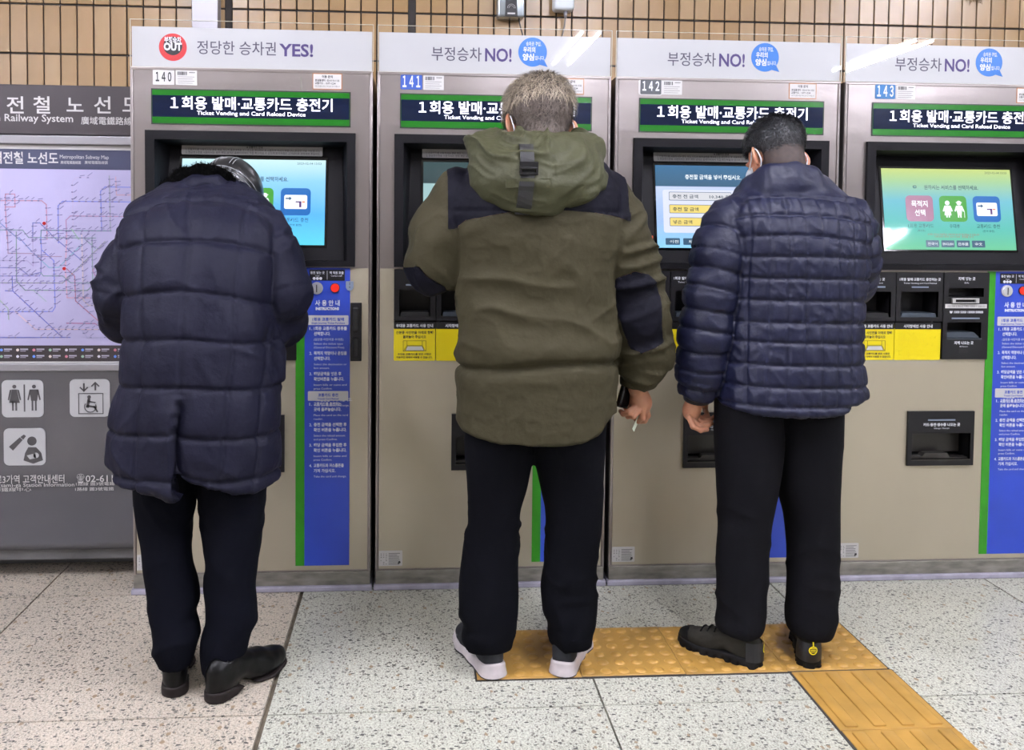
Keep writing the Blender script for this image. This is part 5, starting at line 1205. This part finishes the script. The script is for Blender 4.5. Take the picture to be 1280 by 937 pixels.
# ================= man in the long navy quilted coat (first machine), bent forward
M_NAVYC = clouds('long_coat_navy', '#24264a*.19', .65, .18, 0, 30, .5, .007, .08); M_SUIT = clouds('trousers_dark_navy', '#090b16*.5', .9, .08, 0, 60, .3, .004)
M_FUR = mat('fur_black', '#030303*.5', .95, spec=.05, bump=(160, .8, .006)); M_CAPL = mat('cap_black_leather', '#1b1c1e*.8', .3, bump=(70, .3, .002), coat=.1); M_STITCH = mat('cap_stitching', '#8c8f92', .5)
def coat_man():
    root = thing('person', 'man in a long navy quilted coat and black leather cap, bent over the first machine', 'person', (0, 0, 0))
    T_ = rows_px([(230, 214, 302, -.30, .06), (238, 198, 314, -.335, .085), (250, 176, 330, -.375, .115), (262, 162, 342, -.405, .135), (280, 155, 350, -.44, .152), (305, 154, 351, -.47, .16), (340, 158, 347, -.505, .165), (380, 160, 344, -.53, .165),
                  (425, 158, 343, -.55, .168), (455, 155, 344, -.555, .170), (487, 150, 347, -.56, .175), (520, 143, 348, -.565, .178), (545, 139, 347, -.565, .178), (575, 138, 347, -.565, .180), (600, 136, 346, -.565, .180), (640, 137, 345, -.565, .178)])
    aL = [(pp(184, 294, -.44), .076), (pp(163, 330, -.47), .075), (pp(150, 372, -.49), .072), (pp(160, 398, -.43), .068), (pp(196, 392, -.27), .055), (pp(222, 384, -.18), .045)]
    aR = [(pp(326, 290, -.44), .076), (pp(341, 326, -.47), .078), (pp(354, 368, -.49), .078), (pp(348, 398, -.44), .074), (pp(322, 388, -.27), .055), (pp(300, 378, -.18), .045)]
    hem = [(at(px, py, -.74).x, at(px, py, -.74).z) for px, py in ((120, 600), (138, 612), (180, 617), (214, 618), (217, 617), (219, 597), (240, 602), (268, 613), (300, 619), (344, 621), (360, 612))]
    hx, hz = np.array([p[0] for p in hem], f4), np.array([p[1] for p in hem], f4)
    tors = lambda P: loft(P, T_, 2.3)
    def f(P):
        d = smin(tors(P), smin(chain(P, aL, .03), chain(P, aR, .03), .001), .03)
        d = smin(d, cap(P, pp(338, 415, -.50), pp(336, 470, -.55), .045, .035), .03)
        zc = np.interp(P[:, 0], hx, hz); low = P[:, 2] < zc+.10
        d = np.where(low, smax(d, -loft(P, T_, 2.3, -.02), .01), d)
        d = np.where(P[:, 2] < zc+.05, smax(d, zc-P[:, 2], .006), d)
        for a, q in ((aL, pp(245, 378, -.10)), (aR, pp(280, 372, -.10))): d = cuff_open(d, P, a[-1][0], q, .036)
        return d
    v, F = coat_surface(f, (at(110, 300, -.5).x, -.80, .42), (at(400, 300, -.5).x, -.12, 1.44), .0058)
    v = relax(v, F, 2, .5); N = normals(v, F); x, y, z = v.T
    da, dR = chain(v, aL, .03), chain(v, aR, .03); dt = tors(v); armw = np.clip((dt-np.minimum(da, dR))/.02+.5, 0, 1)
    Yb = lambda py: float(np.interp(py, [235, 262, 305, 380, 455, 620], [-.38, -.54, -.63, -.695, -.725, -.745]))
    cur = lambda pts: (np.array([at(px, py, Yb(py)).x for px, py in pts], f4), np.array([at(px, py, Yb(py)).z for px, py in pts], f4))
    g = np.zeros(len(v), f4); dh = np.full(len(v), 9, f4); dv = np.full(len(v), 9, f4)
    for pts in (((140, 272), (178, 259), (205, 251), (240, 248), (275, 251), (305, 258), (350, 275)), ((150, 312), (180, 303), (240, 302), (290, 305), (315, 312), (350, 325)), ((150, 373), (175, 368), (228, 363), (290, 372), (345, 390)),
                ((150, 430), (175, 427), (228, 424), (290, 431), (345, 436)), ((140, 490), (170, 487), (228, 485), (290, 490), (350, 495)), ((130, 549), (165, 547), (218, 542), (224, 546), (290, 552), (350, 555)), ((130, 602), (165, 603), (214, 601), (222, 593), (268, 606), (290, 605), (350, 608))):
        cx_, cz_ = cur(pts); dh = np.minimum(dh, np.abs(z-np.interp(x, cx_, cz_)))
    for pts in (((242, 245), (238, 300), (231, 365), (227, 430), (225, 490)), ((181, 262), (177, 300), (173, 365), (176, 425), (172, 487), (168, 545), (166, 612)), ((308, 256), (298, 305), (292, 365), (290, 430), (284, 487), (279, 545), (272, 612)), ((338, 330), (333, 390), (326, 430), (322, 487), (318, 545), (312, 612))):
        cx_, cz_ = cur(pts); o = np.argsort(cz_); X_ = np.interp(z, cz_[o], cx_[o]); dd = np.abs(x-X_); dd = np.where((z > cz_.max()+.01) | (z < cz_.min()-.01), 9, dd); dv = np.minimum(dv, dd)
    back = np.clip((np.interp(z, T_[0], T_[2])-y+.05)/.05, 0, 1)
    g = -.009*np.exp(-(dh/.0055)**1.5)+.006*(1-np.exp(-(dh/.03)**1.5))-(.005*np.exp(-(dv/.0045)**1.5)-.004*(1-np.exp(-(dv/.03)**1.5)))*back
    pk = v*V3(30, 30, 9); pk[:, 0] += 2*vnoise(v*8, 3); g = g+(ridge(pk, 5, 2)-.35)*.006*np.exp(-dh/.03)
    q3 = v*V3(10, 10, 8); q3[:, 0] += 3*vnoise(v*6, 31)+z*7; g = g+(ridge(q3, 15, 3)-.3)*.006+(vnoise(v*5, 2)-.5)*.014
    # vent at the back
    cx_, cz_ = cur(((226, 492), (217, 545), (216, 620))); o = np.argsort(cz_); xv = np.interp(z, cz_[o], cx_[o]); m = (z < cz_.max()) & (y < -.6)
    g = g+np.where(m, np.where(x < xv, .014*np.exp(-((x-xv)/.03)**2), -.020*np.exp(-((x-xv)/.02)**2))*np.clip((cz_.max()-z)/.05, 0, 1), 0)
    dA, tt = arm_t(v, aR); dB, tb_ = arm_t(v, aL); t_ = np.where(dA < dB, tt, tb_)
    ga = -.004*np.exp(-(np.abs((t_+.02) % .145-.0725)/.005)**1.5)+.002*np.abs(np.cos((t_+.02)/.145*PI))+(ridge(np.stack([t_*20, x*14+2*vnoise(v*7, 4), y*10], 1), 9, 2)-.4)*.012+(vnoise(v*8, 7)-.5)*.012
    d_ = g*(1-armw)+ga*armw-.008*np.exp(-((dt-np.minimum(da, dR))/.010)**2)
    # piping along the right sleeve
    v = v+N*d_[:, None]
    coat = link('long_coat', to_mesh(v, F), M_NAVYC, root)
    # collar and fur
    Hc = Head(pp(286, 250, -.245), math.radians(-12), math.radians(-48), math.radians(4), 1.02)
    fur = [(pp(198, 254, -.29), .014), (pp(210, 238, -.32), .024), (pp(228, 223, -.335), .028), (pp(252, 218, -.34), .028), (pp(274, 223, -.34), .026), (pp(294, 236, -.335), .025), (pp(310, 250, -.32), .023), (pp(324, 262, -.29), .015)]
    furf = [(pp(p[0], p[1], p[2]), r_) for p, r_ in (((206, 250, -.22), .03), ((226, 238, -.18), .034), ((262, 232, -.30), .05), ((300, 244, -.18), .034), ((316, 258, -.22), .03))]
    def ff(P): return smin(chain(P, fur, .02), chain(P, furf, .03), .03)
    v, F = coat_surface(ff, (at(180, 240, -.3).x, -.42, 1.15), (at(345, 240, -.3).x, -.08, 1.48), .005); N = normals(v, F)
    v = v+N*((vnoise(v*V3(90, 90, 90), 4)-.5)*.010+(vnoise(v*30, 5)-.5)*.008)[:, None]
    fo = link('fur_collar', to_mesh(v, F), M_FUR, coat)
    strands('fur_strands', fo, v, normals(v, F), M_FUR, lambda P: .012+0*P[:, 0], lambda P: np.tile(V3(0, -.2, .6), (len(P), 1)), 5000, .0009, 8, .8, .8)
    col = [(pp(206, 251, -.31), .016), (pp(222, 239, -.345), .024), (pp(246, 232, -.365), .026), (pp(270, 233, -.365), .026), (pp(292, 242, -.35), .024), (pp(308, 254, -.325), .016)]
    v, F = coat_surface(lambda P: chain(P, col, .03), (at(180, 240, -.35).x, -.45, 1.2), (at(345, 240, -.3).x, -.25, 1.44), .005); N = normals(v, F); v = v+N*((ridge(v*V3(20, 20, 40), 4)-.4)*.006)[:, None]
    link('collar', to_mesh(v, F), M_NAVYC, coat)
    rl = [(560, 168, 246, -.56, .11), (600, 166, 246, -.56, .105), (625, 167, 244, -.56, .10), (650, 171, 240, -.565, .092), (680, 178, 238, -.575, .088), (705, 181, 240, -.58, .088), (730, 186, 247, -.585, .088), (755, 188, 250, -.60, .085), (775, 190, 245, -.615, .082), (800, 191, 249, -.63, .080), (825, 194, 245, -.64, .078), (843, 198, 240, -.645, .070)]
    rr_ = [(560, 246, 334, -.56, .11), (600, 246, 333, -.56, .105), (625, 248, 330, -.56, .10), (650, 251, 328, -.565, .092), (680, 256, 326, -.575, .088), (705, 258, 322, -.585, .088), (730, 254, 320, -.595, .085), (760, 256, 321, -.61, .085), (785, 256, 321, -.62, .082), (810, 254, 314, -.63, .082), (835, 253, 308, -.64, .080), (855, 254, 303, -.645, .074)]
    trousers(root, rl, rr_, M_SUIT, 23, 0, 0, wr=.007)
    legs = (rows_px(rl, hem=(740, 800)), rows_px(rr_, hem=(740, 800)))
    M_SH = mat('dress_shoe_black', '#0c0c0d*.4', .33, bump=(60, .2, .001), spec=.2); M_SO = mat('dress_sole_brown_black', '#241d1c*.6', .6, spec=.2)
    hl, hr, al, ar = (.318, -.702), (.412, -.735), math.radians(-12), math.radians(36)
    for h, a in ((hl, al), (hr, ar)): shoe_parts(root, 'dress_shoe', h, a, 'dress', (M_SH, M_SO))
    hands = []
    for px, py, s in ((236, 378, 1), (288, 372, -1)):
        c = at(px, py, -.135); w_ = at(px-12*s, py+4, -.19)
        fg = [finger([(c.x-.018+.012*k, c.y+.03, c.z+.004), (c.x-.018+.012*k, c.y+.062, c.z+.006), (c.x-.016+.011*k, c.y+.083, c.z-.008)]) for k in range(4)]+[finger([(c.x+s*.02, c.y, c.z+.006), (c.x+s*.034, c.y+.03, c.z+.012), (c.x+s*.032, c.y+.05, c.z+.008)])]
        hands.append((tuple(w_), tuple(c), (.030, .038, .015), fg))
    tip = lambda h, a, L: (h[0]+math.sin(a)*L, h[1]+math.cos(a)*L)
    body(root, T_, (aL, aR), legs, Hc, hands, [((h[0]+math.sin(a)*.06, h[1]+math.cos(a)*.06), tip(h, a, .17)) for h, a in ((hl, al), (hr, ar))], hands)
    # flat leather cap with stitched seams and ear flaps
    def fc(P):
        Q = Hc.loc(P); d = ell(Q, (0, -.008, .034), (.094, .114, .094)); d = smax(d, Q[:, 2]-.108, .025); d = smax(d, -.012-Q[:, 2]+.3*np.clip(-Q[:, 1], 0, .06)*0, .006)
        br = smax(ell(Q, (0, .095, -.004), (.075, .075, .012)), -Q[:, 1]+.05, .01); d = smin(d, br, .01)
        return np.minimum(d, smax(ell(Q, (0, -.016, -.030), (.088, .070, .055)), .04-.0*Q[:, 0]-.08+Q[:, 1]*.6, .01))*Hc.k
    c = Hc.c; v, F = polygonise(fc, *[np.arange(c[k]-.19, c[k]+.19, .0045, dtype=f4) for k in range(3)]); v = relax(v, F, 2)
    Q = Hc.loc(v); N = normals(v, F); v = v+N*(-.003*np.exp(-((np.abs(Q[:, 0])-.028)/.0035)**2)-.003*np.exp(-((Q[:, 2]-.012)/.0035)**2))[:, None]
    cp = link('leather_cap', to_mesh(v, F), M_CAPL, root)
    def onto(q0, d):
        o_ = V3(*q0); lo, hi = 0., .22; d = V3(*d); d = d/np.linalg.norm(d)
        for _ in range(20):
            m = (lo+hi)/2
            if fc(np.array([Hc.world(o_+d*m)], f4))[0] < 0: lo = m
            else: hi = m
        return Hc.world(o_+d*(hi+.0008))
    for x0 in (-.033, -.0235, .0235, .033):
        link('stitch_line', MB().tube([onto((x0, 0, .03), (0, math.cos(a), math.sin(a))) for a in np.linspace(math.radians(12), math.radians(178), 26)], .0011, 5).mesh(smooth=True), M_STITCH, cp)
    for z0 in (.006, .018):
        link('stitch_line', MB().tube([onto((0, 0, z0), (math.cos(a), math.sin(a), 0)) for a in np.linspace(math.radians(-200), math.radians(20), 40)], .0011, 5).mesh(smooth=True), M_STITCH, cp)
    return root

# ================= man in the short quilted jacket (third machine)
M_NAVYQ = clouds('quilted_jacket_navy', '#1a214a*.28', .5, .28, 0, 36, .5, .006, .08); M_CORD = clouds('trousers_charcoal_cord', '#0d0d11*.85', .9, .1, 0, 80, .3, .003)
M_HAIRB = mat('hair_black', '#111216', .38); M_STUB = mat('hair_black_close', '#101014*.5', .6, noise=(80, .4))
def jacket_man():
    root = thing('person', 'short-haired man in a navy grid-quilted jacket and white mask at the third machine', 'person', (0, 0, 0))
    T_ = rows_px([(208, 968, 1012, -.455, .05), (218, 952, 1026, -.46, .07), (232, 934, 1040, -.475, .09), (246, 914, 1058, -.49, .115), (260, 900, 1072, -.505, .13), (280, 896, 1080, -.52, .145), (310, 902, 1080, -.53, .152), (345, 906, 1076, -.535, .155), (380, 905, 1071, -.54, .155),
                  (430, 902, 1070, -.55, .158), (470, 898, 1073, -.555, .162), (500, 894, 1075, -.56, .165), (520, 892, 1076, -.56, .165), (560, 895, 1072, -.56, .16)])
    aL = [(pp(916, 276, -.52), .074), (pp(902, 315, -.545), .076), (pp(890, 365, -.56), .072), (pp(882, 420, -.56), .070), (pp(877, 462, -.545), .064), (pp(872, 492, -.53), .052)]
    aR = [(pp(1060, 276, -.51), .073), (pp(1066, 320, -.50), .070), (pp(1064, 352, -.45), .064), (pp(1052, 366, -.33), .054), (pp(1040, 372, -.22), .046)]
    hem = [(at(px, py, -.72).x, at(px, py, -.72).z) for px, py in ((880, 500), (895, 510), (915, 515), (960, 520), (1000, 522), (1040, 521), (1060, 518), (1076, 510), (1090, 505))]
    hx, hz = np.array([p[0] for p in hem], f4), np.array([p[1] for p in hem], f4)
    tors = lambda P: loft(P, T_, 2.3)
    coll = [(pp(926, 240, -.43), .020), (pp(940, 232, -.50), .026), (pp(962, 220, -.545), .030), (pp(990, 216, -.555), .031), (pp(1012, 222, -.54), .029), (pp(1028, 234, -.50), .024), (pp(1034, 240, -.44), .018)]
    coll0 = [(p, r_) for p, r_ in ((pp(942, 246, -.50), .03), (pp(966, 236, -.56), .035), (pp(992, 232, -.565), .036), (pp(1014, 238, -.55), .034), (pp(1030, 246, -.5), .028))]
    def f(P):
        d = smin(tors(P), smin(chain(P, aL, .03), chain(P, aR, .03), .001), .025)
        d = smin(d, chain(P, coll, .03), .018); d = smin(d, chain(P, coll0, .03), .02)
        zc = np.interp(P[:, 0], hx, hz); low = P[:, 2] < zc+.10; tm = tors(P) < chain(P, aL, .03)
        d = np.where(low, smax(d, -loft(P, T_, 2.3, -.018), .01), d)
        d = np.where((P[:, 2] < zc+.05) & tm, smax(d, zc-P[:, 2], .008), d)
        d = cuff_open(d, P, aL[-1][0], pp(868, 525, -.51), .040); d = cuff_open(d, P, aR[-1][0], pp(1030, 372, -.13), .036)
        return d
    v, F = coat_surface(f, (at(838, 300, -.55).x, -.78, .60), (at(1108, 300, -.5).x, -.16, 1.50), .0052)
    v = relax(v, F, 2, .5); N = normals(v, F); x, y, z = v.T
    da, dR = chain(v, aL, .03), chain(v, aR, .03); dt = tors(v); armw = np.clip((dt-np.minimum(da, dR))/.016+.5, 0, 1)
    Yb = lambda py: float(np.interp(py, [235, 262, 300, 520], [-.58, -.64, -.675, -.72]))
    dh = np.full(len(v), 9, f4)
    for py in (246, 268, 294, 321, 348, 376, 404, 429, 457.5, 485, 509):
        pts = [(px, py+(8*((px-985)/90)**2*(1 if py < 300 else .3))) for px in range(880, 1100, 12)]
        cx_ = np.array([at(a, b, Yb(b)).x for a, b in pts], f4); cz_ = np.array([at(a, b, Yb(b)).z for a, b in pts], f4); dh = np.minimum(dh, np.abs(z-np.interp(x, cx_, cz_)))
    xa = at(922, 400, -.70).x; sp = at(943.7, 400, -.70).x-xa
    xs = x-(z-1.0)*.035; dv = np.abs((xs-xa+sp/2) % sp-sp/2)
    back = np.clip((np.interp(z, T_[0], T_[2])-y+.02)/.06, 0, 1)
    hemband = z < np.interp(x, hx, hz)+.022
    dv = np.where(hemband, 9, dv)
    puff = (1-np.exp(-(dh/.0075)**1.4))*(1-.9*np.exp(-(dv/.006)**1.4)*back)
    g = .0055*puff-.0045*np.exp(-(dh/.0032)**2)-.0022*np.exp(-(dv/.003)**2)*back
    pk = v*V3(40, 40, 34); pk[:, 2] += 3*vnoise(v*16, 3)+x*20; g = g+(ridge(pk, 5, 2)-.35)*.0035+(vnoise(v*9, 2)-.5)*.008
    xm = at(1010, 400, -.7).x; g = g-.004*np.exp(-((x-xm)/.004)**2)*(y < -.6)*(z > .6)*(z < 1.25)
    dA, tt = arm_t(v, aL); dB, tb_ = arm_t(v, aR); t_ = np.where(dA < dB, tt, tb_)
    tq = t_+.018*np.sin(x*40)*0+.006*vnoise(v*12, 6); sd = np.abs((tq+.028) % .056-.028)
    ga = .0058*(1-np.exp(-(sd/.009)**1.4))-.004*np.exp(-(sd/.0035)**2)+(ridge(np.stack([t_*24, x*22+2*vnoise(v*9, 4), y*20], 1), 9, 2)-.4)*.006+(vnoise(v*10, 7)-.5)*.008
    w_ = np.clip(chain(v, coll, .03)/.02-.2, 0, 1)*np.clip((at(985, 243, -.58).z-z)/.012, 0, 1)
    d_ = (g*(1-armw)+ga*armw)*w_+(1-w_)*(ridge(v*V3(14, 14, 30), 21, 3)-.3)*.0025-.009*np.exp(-((dt-np.minimum(da, dR))/.009)**2)
    v = v+N*d_[:, None]
    jk = link('quilted_jacket', to_mesh(v, F), M_NAVYQ, root)
    # knitted cuff
    a_, b_ = Vector(aL[-1][0]), Vector(pp(869, 515, -.515)); u = (b_-a_).normalized()
    link('cuff', MB().tube([a_-u*.012, a_+u*.004, a_+u*.020], [.042, .043, .039], 24).mesh(smooth=True), M_STRAP, jk)
    rl = [(490, 896, 975, -.555, .115), (540, 896, 975, -.555, .11), (580, 897, 972, -.555, .105), (610, 898, 968, -.555, .10), (650, 900, 963, -.56, .092), (690, 898, 959, -.565, .085), (740, 897, 956, -.575, .082), (770, 896, 954, -.58, .080), (790, 894, 952, -.585, .080), (801, 896, 949, -.585, .072)]
    rr_ = [(490, 970, 1050, -.555, .115), (540, 970, 1049, -.555, .11), (580, 972, 1047, -.555, .105), (610, 975, 1046, -.555, .10), (650, 983, 1046, -.56, .092), (690, 986, 1046, -.565, .085), (740, 987, 1046, -.575, .082), (770, 986, 1044, -.58, .080), (790, 986, 1039, -.585, .078), (803, 989, 1034, -.585, .072)]
    trousers(root, rl, rr_, M_CORD, 37, 0, 0, wr=.006)
    legs = (rows_px(rl, hem=(740, 800)), rows_px(rr_, hem=(740, 800)))
    M_HK = mat('hiking_shoe_suede', '#45433c*.42', .85, spec=.1, noise=(18, .3), bump=(200, .3, .001)); M_HS = mat('hiking_sole_black', '#101012*.4', .7, spec=.2)
    hl, hr, al, ar = (1.960, -.628), (2.098, -.640), math.radians(-46), math.radians(20)
    M_YE = mat('emblem_yellow', '#e3d417', .5)
    for h, a in ((hl, al), (hr, ar)):
        s, surf, (ux, vx) = shoe_parts(root, 'hiking_shoe', h, a, 'hiker', (M_HK, M_HS), .262)
        c = Vector((h[0], h[1], 0))+Vector(tuple(ux))*(.003)
        # heel panel with a yellow emblem
        b = MB(); nseg = 20; ang0 = [math.radians(-75+150*k/nseg) for k in range(nseg+1)]
        ctr = Vector((h[0], h[1], 0))+Vector(tuple(ux))*.046; uxv, vxv = Vector(tuple(ux)), Vector(tuple(vx))
        pr = lambda t, z, R_: tuple(ctr-uxv*(R_*1.30*math.cos(t))+vxv*(R_*.92*math.sin(t))+Vector((0, 0, z)))
        for k in range(nseg):
            for z0, z1, r0, r1 in ((.024, .055, .0395, .0395), (.055, .078, .0395, .036)):
                q = (pr(ang0[k], z0, r0), pr(ang0[k+1], z0, r0), pr(ang0[k+1], z1, r1), pr(ang0[k], z1, r1)); b.quad(*q)
        hp = link('heel_panel', b.mesh(smooth=True), M_STRAP, s)
        b = MB()
        for k in range(16):
            t0, t1 = 2*PI*k/16, 2*PI*(k+1)/16
            e = lambda t, r_: pr(.25+r_*1.0*math.cos(t)/.036, .060+r_*math.sin(t), .0402)
            b.quad(e(t0, .0095), e(t1, .0095), e(t1, .0125), e(t0, .0125)); 
        for zz in (.055, .060, .065): b.quad(pr(.05, zz, .0403), pr(.45, zz, .0403), pr(.45, zz+.0025, .0403), pr(.05, zz+.0025, .0403))
        b.quad(pr(.25-.05, .072, .0402), pr(.25+.05, .072, .0402), pr(.25+.05, .094, .037), pr(.25-.05, .094, .037))
        bmesh.ops.recalc_face_normals(b.bm, faces=b.bm.faces)
        link('emblem', b.mesh(), M_YE, hp)
    head = Head(pp(969, 197, -.47), math.radians(16), math.radians(-24), math.radians(2), .93)
    W_ = pp(869, 500, -.53)
    palm = pp(865, 516, -.52)
    Y0 = -.52
    fing = [finger([pp(868, 517, -.512), pp(877, 523, -.508), pp(884, 519, -.498), pp(883, 514, -.494)], .0086, .0066), finger([pp(867, 521, -.524), pp(878, 527.5, -.524), pp(888, 525, -.510), pp(892, 521, -.500)], .0086, .0066),
            finger([pp(864, 523, -.537), pp(874, 532.5, -.541), pp(885, 531.5, -.530), pp(890, 529, -.515)], .0086, .0064), finger([pp(861, 521, -.545), pp(866, 533, -.555), pp(876, 538, -.550), pp(884, 537, -.538)], .0080, .0060),
            finger([pp(872, 504, -.500), pp(881, 506, -.485), pp(882, 513, -.480)], .0105, .0082)]
    hL = (W_, pp(864.5, 513, -.522), (.024, .018, .031), fing)
    c = at(1030, 372, -.155); hR = (pp(1037, 372, -.20), tuple(c), (.030, .036, .015), [finger([(c.x-.018+.012*k, c.y+.03, c.z), (c.x-.018+.012*k, c.y+.06, c.z+.002), (c.x-.016+.011*k, c.y+.08, c.z-.010)]) for k in range(4)]+[finger([(c.x-.02, c.y, c.z+.006), (c.x-.034, c.y+.03, c.z+.012), (c.x-.032, c.y+.05, c.z+.008)])])
    tip = lambda h, a, L: (h[0]+math.sin(a)*L, h[1]+math.cos(a)*L)
    body(root, T_, (aL, aR), legs, head, (hL, hR), [((h[0]+math.sin(a)*.06, h[1]+math.cos(a)*.06), tip(h, a, .17)) for h, a in ((hl, al), (hr, ar))], (hL,))
    mask(root, head)
    def fhair(P):
        Q = head.loc(P); th = .003+.009*np.clip((Q[:, 2]-.0)/.07, 0, 1); d = head_sdf(Q, 0)*head.k-th
        d = smax(d, np.where(Q[:, 2] > .03, Q[:, 1]-.07, Q[:, 1]+.010+(-Q[:, 2]+.03)*.2), .006); d = smax(d, -.060-Q[:, 2]-.15*np.abs(Q[:, 0])+(vnoise(P*60, 5)-.5)*.022, .006)
        return smax(d, -np.minimum(ell(Q, (.081, -.010, -.015), (.018, .024, .034)), ell(Q, (-.081, -.010, -.015), (.018, .024, .034))), .005)
    c = head.c; v, F = polygonise(fhair, *[np.arange(c[k]-.14, c[k]+.14, .004, dtype=f4) for k in range(3)]); v = relax(v, F, 1); N = normals(v, F)
    def ffade(P):
        Q = head.loc(P); d = head_sdf(Q, 0)*head.k-.0018; nk = cap(P, head.world((0, -.035, -.05)), (T_[1][-8], T_[2][-8]+.01, T_[0][-8]-.02), .055, .062)-.0022; d = smin(d, nk, .03)
        d = smax(d, Q[:, 1]-.004-.0*Q[:, 2], .004); d = smax(d, -.100-Q[:, 2]-.25*np.abs(Q[:, 0]), .008)
        return smax(d, -np.minimum(ell(Q, (.081, -.010, -.015), (.018, .024, .034)), ell(Q, (-.081, -.010, -.015), (.018, .024, .034))), .005)
    v2, F2 = polygonise(ffade, *[np.arange(c[k]-.14, c[k]+.14, .004, dtype=f4) for k in range(3)])
    link('hair_fade', to_mesh(v2, F2), mat('hair_fade', '#3a2b25*.7', .7, noise=(90, .4)), root)
    hair = link('hair', to_mesh(v, F), M_STUB, root); Q = head.loc(v); Rm = head.R; keep = (Q[:, 2] > -.06) & (Q[:, 1] < .08)
    def flow(P):
        Q = head.loc(P); d = Q-V3(.02, -.045, .12); d[:, 2] -= .03; return (d/np.maximum(np.linalg.norm(d, axis=1), 1e-4)[:, None])@Rm.T
    strands('hair_strands', hair, v[keep], N[keep], M_HAIRB, lambda P: .006+.012*np.clip(head.loc(P)[:, 2]/.1, 0, 1), flow, 10000, .0009, 3, .5, .8)
    tp = keep & (Q[:, 2] > .03)
    strands('hair_strands', hair, v[tp], N[tp], mat('hair_grey_flecks', '#4d5258', .4), lambda P: .014+0*P[:, 0], flow, 700, .0008, 6, .5, .9)
    return root
coat_man(); parka_man(); jacket_man(); held_things()
